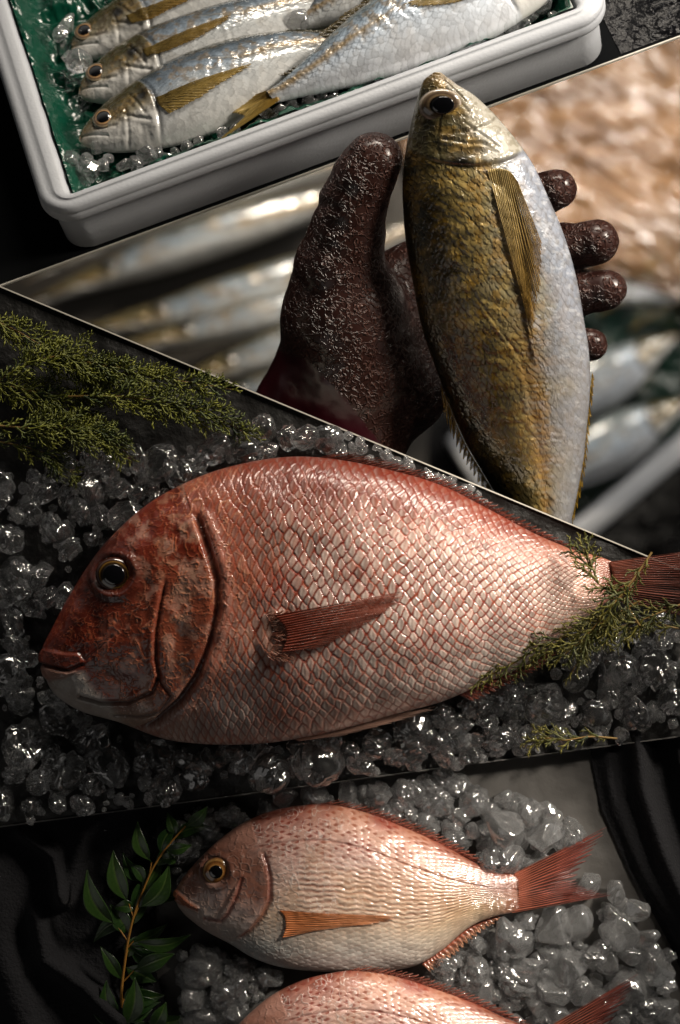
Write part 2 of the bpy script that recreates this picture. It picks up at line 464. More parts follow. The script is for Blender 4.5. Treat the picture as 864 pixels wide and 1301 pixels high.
def fin(name, root, frame, base, tip, rays, zb, zt, c0, c1, mat=None, ray_amp=1.2, jag=0.10, nseg=26, dark=0.45, per=7, flop=0.0, seed=1, hug=None, lift=1.5, thin=0.52):
    """a rayed fin: a ruled sheet from the base curve to the tip curve, ridged along its rays, notched between them"""
    base = np.asarray(base, float); tip = np.asarray(tip, float)
    m = rays * per + 1
    Bc = catmull(base, np.linspace(0, len(base) - 1, m)); Tc = catmull(tip, np.linspace(0, len(tip) - 1, m))
    v = np.linspace(0, 1, nseg)[:, None]; w = np.linspace(0, 1, m)[None]
    wr = w * rays + 0.9 * (vnoise(w * rays * 0.45, 0 * w, seed + 31) - 0.5) + 0.5 * (vnoise(v * 3, w * rays * 0.3, seed + 33) - 0.5)
    fork = sst(0.45, 0.75, v)
    ridge = (np.cos(2 * np.pi * wr) * 0.5 + 0.5) * (1 - fork) + (np.cos(4 * np.pi * wr + 0.6) * 0.5 + 0.5) * fork
    rtip = np.cos(2 * np.pi * w * rays) * 0.5 + 0.5
    ext = 1 - jag * (1 - rtip) * (0.7 + 0.6 * hsh(np.floor(w * rays), 0 * w, seed)) - 0.04 * hsh(np.round(w * rays), 0 * w + 3, seed)
    vv = v * ext
    X = Bc[:, 0][None] * (1 - vv) + Tc[:, 0][None] * vv; Y = Bc[:, 1][None] * (1 - vv) + Tc[:, 1][None] * vv
    wob = (vnoise(w * rays * 0.5, v * 3, seed) - 0.5) * 3
    zb = np.interp(w, np.linspace(0, 1, np.size(zb)), np.atleast_1d(zb)); zt = np.interp(w, np.linspace(0, 1, np.size(zt)), np.atleast_1d(zt))
    Z = zb * (1 - vv) + zt * vv + ray_amp * (ridge ** 2 - 0.4) * (1 - 0.5 * v) + wob * v + flop * np.sin(np.pi * v)
    if hug is not None:
        Z = np.maximum(Z, hug.zmap(X, Y) + (lift + 0.6 * ridge) * (2.2 * sst(0.0, 0.16, v) - 1.2))
    n1 = 0.6 * vnoise(w * rays * 1.0, v * 9, seed + 4) + 0.4 * vnoise(w * rays * 0.35, v * 3, seed + 6)
    c = mix(np.asarray(c0), np.asarray(c1), np.broadcast_to(v, X.shape) * 0.9 + 0.0 * X)
    shade = 1 - dark * (1 - ridge ** 1.5) * sst(0.02, 0.3, v)
    brk = 0.70 + 0.6 * n1
    c = c * (shade * brk)[..., None]
    top = frame(X, Y, Z); bot = frame(X, Y, Z - 1.3)
    F = gridF(nseg, m)
    # sealed sheet: top, bottom and rim
    n = nseg * m
    idx = np.arange(n).reshape(nseg, m)
    rim = np.r_[idx[0, :], idx[1:, -1], idx[-1, -2::-1], idx[-2:0:-1, 0]]
    rn = np.roll(rim, -1)
    FF = np.vstack([F, F[:, ::-1] + n, np.stack([rim, rim + n, rn + n, rn], -1)])
    return mesh(name, np.vstack([top.reshape(-1, 3), bot.reshape(-1, 3)]), FF, mat or M['fin'], root, np.vstack([c.reshape(-1, 3)] * 2),
                {'thin': np.tile((thin * (1 - ridge ** 1.2) * sst(0.05, 0.4, v) + 0.25 * thin * sst(0.6, 1.0, v) + 0 * X).ravel(), 2)})

def eye(root, fish, x, y, rx, ry, rot, rings, pup, dome=0.35, dz=0.0, pup_off=(0, 0)):
    """rings: (radius share, colour) from the centre outwards"""
    n, m = 26, 48
    r = np.linspace(0, 1, n)[:, None]; a = np.linspace(0, 2 * np.pi, m, endpoint=False)[None]
    ca, sa = math.cos(rot), math.sin(rot)
    def disc(rx, ry, hgt, zz, ox=0, oy=0):
        ex, ey = r * np.cos(a) * rx, r * np.sin(a) * ry
        X = x + ox + ex * ca - ey * sa; Y = y + oy + ex * sa + ey * ca
        return X, Y, zz + hgt * np.sqrt((1 - r ** 2).clip(0)) + 0 * a
    z0 = fish.z_at(x, y) + dz
    X, Y, Z = disc(rx, ry, rx * dome, z0)
    C = np.stack([np.interp(r + 0 * a + 0.03 * (fbm(np.cos(a) * 4 + 9 * r, np.sin(a) * 4, 3) - 0.5), [q[0] for q in rings], [q[1][k] for q in rings]) for k in range(3)], -1)
    C *= (0.75 + 0.5 * vnoise(np.cos(a) * 9 + 50, np.sin(a) * 9 + 4 * r, 8))[..., None]
    e = mesh('eye', fish.frame(X, Y, Z), gridF(n, m, True), M['eye'], root, C)
    zp = z0 + rx * dome * math.sqrt(max(0, 1 - pup ** 2 * 0.6)) 
    X, Y, Z = disc(rx * pup, ry * pup, rx * dome * 0.3, zp, *pup_off)
    mesh('pupil', fish.frame(X, Y, Z), gridF(n, m, True), M['pupil'], e)
    return e

# ------------------------------------------------------------------ camera, render, world
cam = bpy.data.cameras.new('camera'); co = bpy.data.objects.new('camera', cam); COL.objects.link(co)
cam.sensor_fit = 'VERTICAL'; cam.sensor_height = 24.0; cam.lens = 24.0 * D / H
co.location = (0, 0, D * S); cam.clip_start = 0.05; cam.clip_end = 50
cam.dof.use_dof = True; cam.dof.focus_distance = (D - 20) * S
cam.dof.aperture_fstop = (cam.lens / 1000.0) / (29 * S)
sc.camera = co
sc.view_settings.view_transform = 'Standard'; sc.view_settings.look = 'None'
sc.view_settings.exposure = 0.0; sc.view_settings.gamma = 1.0
sc.cycles.use_denoising = True
sc.cycles.max_bounces = 10; sc.cycles.transmission_bounces = 10; sc.cycles.glossy_bounces = 4; sc.cycles.transparent_max_bounces = 16
sc.cycles.sample_clamp_indirect = 4.0; sc.cycles.blur_glossy = 0.5
wd = bpy.data.worlds.new('World'); sc.world = wd; wd.use_nodes = True
# dark world; glow band added low, strongest upper right, for bright ice rims
_nt = wd.node_tree; _bg = _nt.nodes['Background']; _bg.inputs['Color'].default_value = (1.0, 0.96, 0.9, 1)
_tc = _nt.nodes.new('ShaderNodeTexCoord'); _sp = _nt.nodes.new('ShaderNodeSeparateXYZ'); _nt.links.new(_tc.outputs['Generated'], _sp.inputs[0])
def _m(op, a_, b_=None, c_=None):
    n = _nt.nodes.new('ShaderNodeMath'); n.operation = op
    for k, q in enumerate((a_, b_, c_)):
        if q is None: continue
        if isinstance(q, (int, float)): n.inputs[k].default_value = q
        else: _nt.links.new(q, n.inputs[k])
    return n.outputs[0]
def _r(q, f0, f1, t0, t1):
    n = _nt.nodes.new('ShaderNodeMapRange'); n.interpolation_type = 'SMOOTHSTEP'; _nt.links.new(q, n.inputs['Value'])
    for k, v in zip(('From Min', 'From Max', 'To Min', 'To Max'), (f0, f1, t0, t1)): n.inputs[k].default_value = v
    return n.outputs['Result']
_band = _m('MULTIPLY', _r(_sp.outputs['Z'], -0.05, 0.08, 0.0, 1.0), _r(_sp.outputs['Z'], 0.15, 0.5, 1.0, 0.0))
_dir = _r(_m('ADD', _m('MULTIPLY', _sp.outputs['X'], 0.55), _m('MULTIPLY', _sp.outputs['Y'], 0.83)), -0.6, 0.9, 0.12, 1.0)
_nt.links.new(_m('MULTIPLY_ADD', _m('MULTIPLY', _band, _dir), WORLD_BAND, 0.004), _bg.inputs['Strength'])

def area(name, frm, to, size, power, col=(1, 0.93, 0.84), spread=180):
    l = bpy.data.lights.new(name, 'AREA'); l.energy = power; l.color = col; l.shape = 'RECTANGLE'
    l.size, l.size_y = size[0] * S, size[1] * S; l.spread = math.radians(spread)
    o = bpy.data.objects.new(name, l); COL.objects.link(o)
    f = np.array(frm, float) * S; t = np.array(to, float) * S
    o.location = Vector(f); o.rotation_euler = Vector(t - f).to_track_quat('-Z', 'Y').to_euler()
    return o
def spot(name, frm, to, power, ang, blend=0.6, rad=40, col=(1, 0.93, 0.84)):
    l = bpy.data.lights.new(name, 'SPOT'); l.energy = power; l.color = col
    l.spot_size = math.radians(ang); l.spot_blend = blend; l.shadow_soft_size = rad * S
    o = bpy.data.objects.new(name, l); COL.objects.link(o)
    f = np.array(frm, float) * S; t = np.array(to, float) * S
    o.location = Vector(f); o.rotation_euler = Vector(t - f).to_track_quat('-Z', 'Y').to_euler()
    return o
# ------------------------------------------------------------------ the setting: four stepped boards
L2 = lambda x: 365 + x * (360 / 864.0)          # upper edge of the slate slab
L3 = lambda x: 1050 - x * (115 / 864.0)         # lower edge of the slate slab
F0 = Frame(0.0)
FS = Frame(-40.0)
B1 = Frame(-100.0, math.radians(30), (0, 362), (864, -317)); B1.href = 75.0
ZB = -4500.0
FB = Frame(ZB)

def prism(name, pts, frame, h0, h1, mat, parent=None, loc=None, smooth=False):
    n = len(pts); x = [p[0] for p in pts]; y = [p[1] for p in pts]
    V = np.vstack([frame(x, y, h1), frame(x, y, h0)])
    F = [tuple(range(n)), tuple(range(2 * n - 1, n - 1, -1))] + [(i, i + n, (i + 1) % n + n, (i + 1) % n) for i in range(n)]
    return mesh(name, V, F, mat, parent, smooth=smooth, loc=loc)

slab = thing('slate_slab', 'dark slate slab with pale thin edge under the large red bream', 'slab', F0(432, 800, 0))
def slab_top():
    xs = np.linspace(-120, 1000, 281); w = np.linspace(0, 1, 141)
    X = np.repeat(xs[:, None], 141, 1); Y = L2(X) * (1 - w) + L3(X) * w
    e = np.minimum(w, 1 - w)[None]
    Z = (fbm(X / 60, Y / 40, 3, 5) - 0.5) * 7 * sst(0, 0.04, e) - 3.0
    return F0(X, Y, Z).reshape(-1, 3), gridF(281, 141)
V, F = slab_top()
mesh('slab_top', V, F, M['slate'], slab)
prism('slab_body', [(-120, L2(-120)), (1000, L2(1000)), (1000, L3(1000)), (-120, L3(-120))], F0, -13, -7, M['slate'], slab)
prism('edge_trim', [(-120, L2(-120) - 1.9), (1000, L2(1000) - 1.9), (1000, L2(1000) - 0.1), (-120, L2(-120) - 0.1)], F0, -13, 1.5, M['trim'], slab)
prism('edge_trim', [(-120, L3(-120) + 0.1), (1000, L3(1000) + 0.1), (1000, L3(1000) + 1.3), (-120, L3(-120) + 1.3)], F0, -13, 0.5, M['trim_dark'], slab)

# stone counter of the lower board, with the two black cloths on it
def sheet(name, xr, yr, nx, ny, zf, frame, mat, parent=None, loc=None, keep=None, cols=None):
    xs = np.linspace(*xr, nx); ys = np.linspace(*yr, ny)
    X, Y = np.meshgrid(xs, ys, indexing='ij')
    Z = zf(X, Y); F = gridF(nx, ny)
    if keep is not None:
        F = F[keep(X, Y).ravel()[F].all(1)]
    V = frame(X, Y, Z).reshape(-1, 3)
    ids, inv = np.unique(F, return_inverse=True)
    return mesh(name, V[ids], inv.reshape(F.shape), mat, parent, None if cols is None else cols(X, Y).reshape(-1, 3)[ids], loc=loc)
counter = sheet('stone_counter', (-150, 1020), (880, 1420), 200, 110, lambda X, Y: (fbm(X / 50, Y / 50, 5, 5) - 0.5) * 5 - 4, FS, M['stone'], loc=FS(432, 1150, 0))
struct(counter)

def fold(X, Y, line, w, a):
    d, s, p = dpoly(X, Y, line)
    return a * np.exp(-(d / w) ** 2)
def cloth_right(X, Y):
    z = 3 + 5 * fbm(X / 90, Y / 110, 21, 3)
    z = z + fold(X, Y, [(800, 900), (812, 1000), (838, 1080), (880, 1180)], 16, 34) + fold(X, Y, [(850, 900), (872, 1010), (900, 1100)], 14, 20)
    z = z + fold(X, Y, [(762, 900), (778, 1010), (812, 1100), (868, 1200)], 9, 9)
    d, s, _ = dpoly(X, Y, cr_edge); return z * sst(0, 14, d) + 1.5 + 1.5 * fbm(X / 12, Y / 12, 4, 3)
cr_edge = [(738, 880), (748, 950), (764, 1030), (800, 1110), (850, 1200), (900, 1320)]
o = sheet('black_cloth', (720, 1020), (880, 1420), 220, 380, cloth_right, FS, M['cloth'], loc=FS(840, 1050, 0),
          keep=lambda X, Y: (dpoly(X, Y, cr_edge)[1] < 0) | (Y > 1330))
tag(o, 'black velvety cloth with a raised fold hanging at the right of the ice', 'cloth')
cl_edge = [(262, 1000), (240, 1060), (205, 1120), (190, 1200), (215, 1290), (250, 1420)]
def cloth_left(X, Y):
    z = 4 + 8 * fbm(X / 80, Y / 100, 31, 3)
    z = z + fold(X, Y, [(30, 1055), (70, 1085), (82, 1140)], 9, 20) + fold(X, Y, [(150, 1020), (110, 1060), (85, 1130)], 16, 20)
    z = z + fold(X, Y, [(50, 1160), (60, 1215), (110, 1250), (150, 1290)], 15, 22) + fold(X, Y, [(-10, 1100), (0, 1200), (40, 1310)], 26, 18)
    d, s, _ = dpoly(X, Y, cl_edge); return z * sst(0, 14, d) + 1.5 + 1.5 * fbm(X / 12, Y / 12, 6, 3)
o = sheet('black_cloth', (-150, 270), (985, 1420), 300, 310, cloth_left, FS, M['cloth'], loc=FS(80, 1150, 0),
          keep=lambda X, Y: (dpoly(X, Y, cl_edge)[1] > 0) & (Y > L3(X) - 40))
tag(o, 'crumpled black cloth lying under the leafy green branch', 'cloth')

# black board under the foam box, leaning away
def ab_prism(name, aa, bb, h0, h1, mat, parent=None, loc=None):
    (a0, a1), (b0, b1) = aa, bb
    c = [(a0, b0), (a1, b0), (a1, b1), (a0, b1)]
    V = np.vstack([B1.abh([p[0] for p in c], [p[1] for p in c], h) for h in (h1, h0)])
    F = [(0, 1, 2, 3), (7, 6, 5, 4)] + [(i, i + 4, (i + 1) % 4 + 4, (i + 1) % 4) for i in range(4)]
    return mesh(name, V, F, mat, parent, smooth=False, loc=loc)
bb = thing('leaning_board', 'black leaning board with a pale front edge under the white foam box', 'board', B1.abh(450, 300, -6))
ab_prism('board_panel', (-400, 1300), (0, 900), -3, 0, M['black_board'], bb)
ab_prism('edge_trim', (-400, 1300), (-2.0, -0.2), -2.4, 0.6, M['trim'], bb)

# wet black plastic behind the right end of the box
M['wet_black'] = mat_plain('wet_black_plastic', (0.004, 0.004, 0.005), 0.16, bump=(120, 0.9, 0.004, 5), coat=0.0, spec=0.22)
na, nb = 130, 130
A, Bb = np.meshgrid(np.linspace(842, 1250, na), np.linspace(4, 420, nb), indexing='ij')
Hh = 4 + 34 * fbm(A / 34, Bb / 34, 61, 5) ** 1.4 + 14 * np.abs(fbm(A / 60, Bb / 25, 65, 3) - 0.5)
Hh *= sst(842, 1000, A + 60 * (fbm(A / 20, Bb / 20, 67) - 0.5)) * sst(4, 20, Bb)
o = mesh('plastic_sheet', B1.abh(A, Bb, Hh + 1).reshape(-1, 3), gridF(na, nb), M['wet_black'], loc=B1.abh(950, 100, 0))
tag(o, 'crumpled wet black plastic sheet beside the right end of the foam box', 'plastic sheet')

# ------------------------------------------------------------------ foam box
def rrect_sweep(prof, a0, a1, b0, b1, R, nc=14):
    """prof: (outward offset, h); swept round a rounded rectangle"""
    V = []
    for off, h in prof:
        r = max(R + off, 5.0)
        x0, x1, y0, y1 = a0 - off, a1 + off, b0 - off - (12 * float(sst(-2, -22, np.array(off))) if off < 0 else 0), b1 + off
        ring = []
        for cx, cy, s in ((x0 + r, y0 + r, math.pi), (x1 - r, y0 + r, 1.5 * math.pi), (x1 - r, y1 - r, 0), (x0 + r, y1 - r, 0.5 * math.pi)):
            for t in np.linspace(0, math.pi / 2, nc):
                ring.append((cx + r * math.cos(s + t), cy + r * math.sin(s + t)))
            # straight run to the next corner, split so the foam's beads have something to bend
        ring = np.array(ring)
        V.append(B1.abh(ring[:, 0], ring[:, 1], h))
    V = np.array(V); n, m = V.shape[:2]
    return V.reshape(-1, 3), gridF(n, m, True)
BA0, BA1, BB0, BB1 = 99, 826, 3, 520
box = thing('foam_box', 'white foam box of silver mackerel with green lining and rounded rim', 'box', B1.abh(460, 250, 0), 'white foam fish boxes')
wall_p = [(-3, 1.0), (0, 4), (0, 40), (0, 71)]
rim_p = [(0.2, 71.5), (6, 72), (9.5, 74), (10.8, 78), (10.8, 84), (9.8, 87), (8.6, 88.5), (9.4, 90), (9.0, 94), (6.5, 98), (2, 99.8), (-2, 100), (-9, 100), (-10.5, 101.2), (-13, 101.5), (-22, 101.2), (-26, 99.5), (-28, 95), (-29, 86), (-31, 60)]
V, F = rrect_sweep(wall_p, BA0, BA1, BB0, BB1, 34); mesh('box_wall', V, F, M['foam'], box)
V, F = rrect_sweep(rim_p, BA0, BA1, BB0, BB1, 34); mesh('rim', V, F, M['foam'], box)
V, F = rrect_sweep([(-31.2, 60), (-34, 10), (-60, 6), (-250, 6)], BA0, BA1, BB0, BB1, 34); mesh('inner_lining', V, F, M['foam'], box)

# green film in the box
na, nb = 360, 260
A, Bb = np.meshgrid(np.linspace(BA0 + 32.5, BA1 - 32.5, na), np.linspace(BB0 + 20.5, BB1 - 32.5, nb), indexing='ij')
e = np.minimum(np.minimum(A - BA0 - 32, BA1 - 32 - A), np.minimum(Bb - BB0 - 20, BB1 - 32 - Bb))
crk = np.abs(fbm(A / 38, Bb / 60, 71, 4) - 0.5) * 2
Hh = 38 + 18 * fbm(A / 45, Bb / 45, 73, 4) + 20 * crk + (34 + 14 * fbm(A / 20, Bb / 20, 75)) * np.exp(-(e / (12 + 12 * fbm(A / 50, Bb / 50, 77))) ** 2)
Hh = np.minimum(Hh, 96)
jx = (fbm(A / 25, Bb / 25, 79) - 0.5) * 10 * sst(0, 16, e); jy = (fbm(A / 25, Bb / 25, 81) - 0.5) * 10 * sst(0, 16, e)
o = mesh('green_film', B1.abh(A + jx, Bb + jy, Hh).reshape(-1, 3), gridF(na, nb), M['green_film'], loc=B1.abh(460, 250, 30))
tag(o, 'crumpled dark green plastic film lining the foam box', 'plastic film')
# ------------------------------------------------------------------ mackerel
def mackerel(name, label, top, bot, thick, n, m, frame, g, eyep, group, style, tail=None, pect=None, cat='fish', dors=None, simple=False, spot=None):
    f = Fish(top, bot, thick, n, m, frame)
    l = (f.arc / f.arc[-1])[:, None] + 0 * f.T
    T = f.T.copy(); T = np.where(f.up, T, np.sign(T) * 1.0)
    arc = f.arc[:, None] + 0 * T; hw = f.width[:, None] / 2
    px, py = f.X.copy(), f.Y.copy()
    sc_ = f.arc[-1] / 600.0
    ss = np.sqrt(sc_)
    q = T * hw
    seed = int(abs(px[0, 0] * 7 + py[0, 0] * 3)) % 997
    warp = (fbm(px / 30, py / 30, seed, 3) - 0.5)
    # gill cover edge, cheek edge, mouth
    ge = g + 0.035 * (1 - ((T - 0.15) / 0.9) ** 2)
    dg = (l - ge) * f.arc[-1]
    body = sst(-2, 3, dg)
    cover = sst(0.75, 0.95, 1 - np.abs(T - 0.1) * 0.5) * (dg > -60 * ss)
    ce = g * 0.62 + 0.03 * (1 - T ** 2)
    dc = (l - ce) * f.arc[-1]
    h = 3.0 * ss * sst(-14, -1, dg) * (1 - sst(-1.0, 3.0, dg)) - 2.0 * ss * np.exp(-((dg - 3) / 3.0) ** 2)
    msk = np.exp(-((T - 0.15) / 0.75) ** 4)
    h = h * msk
    h += (-1.6 * np.exp(-(dc / 2.2) ** 2) + 0.8 * np.exp(-((dc + 5) / 4) ** 2)) * ss * sst(-0.25, 0.1, T) * (1 - body)
    dt = (T - (-0.35 + 0.1 * np.sin(l * 30))) * hw                        # ridge from the eye back to the gill
    h += -1.0 * ss * np.exp(-(dt / 2.0) ** 2) * sst(g * 0.45, g * 0.6, l) * (1 - body)
    h += (fbm(px / 9, py / 9, seed + 3, 4) - 0.5) * 2.4 * ss * (1 - body)
    for q0, q1 in (((g * 0.86, -0.35), (g * 0.98, 0.35)), ((g * 0.70, 0.15), (g * 1.02, 0.55)), ((g * 0.25, 0.05), (g * 0.55, 0.35))):
        pa_, pb_ = f.st(np.interp(q0[0], l[:, 0], f.s), q0[1]), f.st(np.interp(q1[0], l[:, 0], f.s), q1[1])
        d_, _, _ = dpoly(px, py, [pa_, (pa_ + pb_) / 2 + np.array([3 * ss, 2 * ss]), pb_])
        h += -(0.7 if style == 'hand' else 1.3) * ss * np.exp(-(d_ / 1.8) ** 2) + 0.9 * ss * np.exp(-((d_ - 4) / 3.0) ** 2) * (1 - body)
    mo = np.array([f.st(0.0, 0.15), f.st(0.05, 0.45), f.st(0.10, 0.78)]) if style == 'x' else None
    ml = (T - (0.25 + l * 3.2)) * hw * sst(0.0, 0.02, l)
    h += -2.0 * ss * np.exp(-(ml / 1.6) ** 2) * (l < g * 0.42)
    # scales, muscle waves, lateral line with its scutes
    R, DX, ID, SH, _ = scales(arc / (7.5 * ss) + warp * 2, q / (8.0 * ss) + warp * 2, 0.2, seed=seed)
    h += body * (SH - 0.5) * (1.7 if style == 'hand' else 1.1) * ss * (1 - 0.75 * sst(0.2, 0.6, T))
    wave = np.sin((arc + 10 * ss * np.abs(T + 0.1) * 2.0 + warp * 30 * ss) / (3.9 * ss * (0.9 + 0.2 * fbm(px / 60, py / 60, seed + 8))))
    wm = body * np.exp(-((T + 0.05) / 0.55) ** 2)
    h += wave * 0.55 * ss * wm * fbm(px / 25, py / 25, seed + 5, 2) * 1.6
    tl = -0.42 + 0.44 * sst(0.40, 0.62, l)
    dl = (T - tl) * hw
    scute = (np.abs(((arc / (7.0 * ss)) % 1.0) - 0.5) * 2)
    lw = (1.4 + 3.2 * sst(0.45, 0.75, l)) * ss
    ridge = np.exp(-(dl / lw) ** 2) * body
    h += 0.6 * ridge * ((0.0 if style == 'hand' else 0.3) + (0.6 + 0.8 * scute) * sst(0.42, 0.6, l) * (1.0 if style != 'dark' else 0.4)) * ss
    h += -0.8 * ss * np.exp(-((dl - 2.2 * lw) / (1.2 * lw)) ** 2) * body * sst(0.38, 0.6, l)
    worm = np.abs(fbm(px / 7, py / 7, seed + 11, 2) - 0.5)
    h += 0.9 * ss * (1 - sst(0.0, 0.045, worm)) * (0.7 if style == 'hand' else 0.5) * (1 - 0.5 * sst(0.3, 0.6, T))
    f.displace(h)
    # pigment, and painted glints on the held fish
    n1 = fbm(px / (40 * ss), py / (40 * ss), seed + 1, 4); n2 = fbm(px / (11 * ss), py / (11 * ss), seed + 2, 4); n3 = vnoise(px / (3 * ss), py / (3 * ss), seed + 6)
    tt = T + (n1 - 0.5) * (0.75 if style == 'hand' else 0.35) + (n2 - 0.5) * (0.30 if style == 'hand' else 0.18)
    if style == 'hand':
        back, mid, gold, pale, belly = srgb(40, 37, 22), srgb(140, 124, 78), srgb(186, 144, 52), srgb(160, 160, 160), srgb(160, 166, 180)
        stops = [(-1, back), (-0.78, srgb(84, 66, 28)), (-0.45, mid), (-0.15, srgb(150, 134, 90)), (0.08, srgb(160, 148, 112)), (0.35, srgb(164, 158, 142)), (0.6, srgb(158, 164, 174)), (0.85, belly), (1, belly)]
    elif style == 'light':
        back, gold = srgb(64, 74, 80), srgb(176, 140, 60)
        stops = [(-1, srgb(58, 58, 46)), (-0.75, srgb(118, 128, 132)), (-0.3, srgb(150, 166, 182)), (0.1, srgb(178, 192, 208)), (0.5, srgb(206, 214, 224)), (1, srgb(226, 228, 232))]
    else:
        back, gold = srgb(46, 48, 40), srgb(160, 126, 58)
        stops = [(-1, srgb(34, 34, 26)), (-0.8, srgb(66, 64, 48)), (-0.5, srgb(92, 104, 116)), (-0.1, srgb(136, 150, 164)), (0.3, srgb(186, 190, 192)), (1, srgb(222, 222, 220))]
    c = np.stack([np.interp(tt, [s[0] for s in stops], [s[1][k] for s in stops]) for k in range(3)], -1)
    gp = sst(0.50, 0.72, n2) * np.exp(-((T + (0.38 if style == 'hand' else 0.15)) / (0.42 if style == 'hand' else 0.5)) ** 2)
    c = mix(c, gold, gp * (0.8 if style == 'hand' else 0.45))
    if style == 'hand':
        gl_ = sst(0.56, 0.70, fbm(px / 13, py / 9, seed + 51, 4)) * np.exp(-((T + 0.22) / 0.42) ** 2)
        c = mix(c, srgb(226, 196, 120), gl_ * 0.8)
        gp = np.maximum(gp, gl_)
        c = mix(c, srgb(190, 150, 78), 0.55 * sst(0.42, 0.66, n2) * np.exp(-((T - 0.22) / 0.42) ** 2))
        c = mix(c, srgb(224, 226, 232), 0.5 * sst(0.55, 0.75, fbm(px / 8, py / 5, seed + 61, 3)) * sst(0.0, 0.4, T))  # near-white flecks paint glints into the belly colour
        c = mix(c, srgb(150, 158, 172), 0.35 * sst(0.2, 0.6, T) * sst(0.15, 0.85, fbm(px / 22, py / 34, seed + 55, 4)))
        c = mix(c, srgb(128, 122, 116), 0.55 * sst(0.15, 0.4, T) * sst(0.35, 0.8, fbm(px / 5, py / 8, seed + 57, 3)) * (0.5 + R * 0.5))
    c = mix(c, back, (0.55 if style == 'hand' else 0.35) * sst(0.45, 0.75, fbm(px / (16 * ss), py / (16 * ss), seed + 14, 4)) * sst(0.2, -0.5, T) * body)
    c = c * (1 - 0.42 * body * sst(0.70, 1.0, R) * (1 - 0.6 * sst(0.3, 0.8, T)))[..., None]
    c = c * (0.86 + 0.28 * ID * body + 0.14 * (1 - body))[..., None]
    if style == 'hand':     # dark rear back with amber band beside the lateral line
        rear = sst(0.45, 0.75, l + 0.1 * n1)
        c = mix(c, srgb(24, 22, 12), rear * sst(0.15, -0.35, T) * 0.75)
        c = mix(c, srgb(150, 104, 40), sst(0.45, 0.6, l) * np.exp(-((T - 0.18) / 0.16) ** 2) * (0.4 + 0.6 * scute) * 0.65)
        c = mix(c, srgb(168, 160, 150), rear * sst(0.3, 0.5, T) * 0.4)
    if style != 'hand':
        c = mix(c, srgb(150, 126, 72), ridge * sst(0.35, 0.55, l) * (0.5 if style == 'light' else 0.3))
        c = mix(c, srgb(150, 118, 56), np.exp(-((dl) / (6 * ss)) ** 2) * sst(0.5, 0.8, l) * 0.5 * body)
    # head: olive and gold over silver
    hc = mix(srgb(78, 72, 48), srgb(150, 140, 116), sst(-0.5, 0.5, tt)); hc = mix(hc, gold, sst(0.5, 0.7, n2) * 0.5 * sst(0.6, 0.0, np.abs(T)))
    hc = mix(hc, srgb(218, 218, 216), sst(0.10, 0.5, tt) * (0.32 if style == 'hand' else 0.85))
    if style == 'hand': hc = mix(hc, srgb(214, 212, 204), 0.6 * sst(0.48, 0.66, fbm(px / 9, py / 14, seed + 71, 4)) * sst(-0.1, 0.5, T)); hc = mix(hc, srgb(120, 112, 90), 0.5 * sst(0.5, 0.7, fbm(px / 6, py / 6, seed + 73, 3)) * sst(0.0, 0.5, T))
    hc = mix(hc, srgb(66, 52, 26), 0.6 * sst(0.52, 0.66, fbm(px / (8 * ss), py / (8 * ss), seed + 40, 3)) * sst(0.6, 0.1, T))
    hc = mix(hc, srgb(120, 96, 60), sst(g * 0.30, 0.0, l) * 0.7)
    c = mix(hc, c, body)
    # black spot at the gill's upper edge
    cx, cy = f.st(np.interp(g + 0.015, l[:, 0], f.s), -0.38)
    if spot: cx, cy = spot
    sp = np.exp(-(((px - cx) / ((17 if style == 'hand' else 11) * ss)) ** 2 + ((py - cy) / ((10 if style == 'hand' else 10) * ss)) ** 2) ** 1.5)
    c = mix(c, srgb(10, 9, 8), sp * 0.97)
    c = mix(c, srgb(40, 30, 18), np.exp(-((dg - 2.5) / 2.0) ** 2) * msk * 0.5)
    metal = np.clip(0.14 + 0.15 * (n1 - 0.5) + 0.30 * gp, 0, 0.5) * (1 - 0.35 * sst(0.4, 0.9, T)) * (1 - 0.9 * sp) * (0.6 + 0.4 * body)
    root = thing(name, label, cat, frame(*f.st(0.5, 0.0), -f.Tk.max() * 0.7), group)
    pieces = [] if simple else [('gill_cover', (dg < 1.0) & (dc > 0) & (T > -0.42) & (T < 0.93) & f.up), ('mouth', (l < g * 0.25) & f.up)]
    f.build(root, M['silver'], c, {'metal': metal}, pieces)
    if eyep:
        ex, ey, er, rot = eyep
        eye(root, f, ex, ey, er * 1.1, er, rot, [(0, srgb(10, 8, 8)), (0.56, srgb(16, 12, 10)), (0.62, srgb(170, 130, 84)), (0.70, srgb(150, 124, 96)), (0.78, srgb(70, 46, 32)), (0.88, srgb(150, 136, 112)), (1, srgb(60, 52, 40))], 0.58, 0.32, -er * 0.08)
    return root, f
GB = 'silver mackerel lying in the foam box'
ftA = [0.5, 9, 20, 34, 42, 42, 34, 20, 9]
def lifted(frame, dh):
    g = Frame(frame.z0, frame.th, frame.o, frame.e1); g.href = frame.href + dh; return g
YEL, YEL2, OLV = srgb(190, 160, 84), srgb(210, 184, 112), srgb(126, 108, 60)
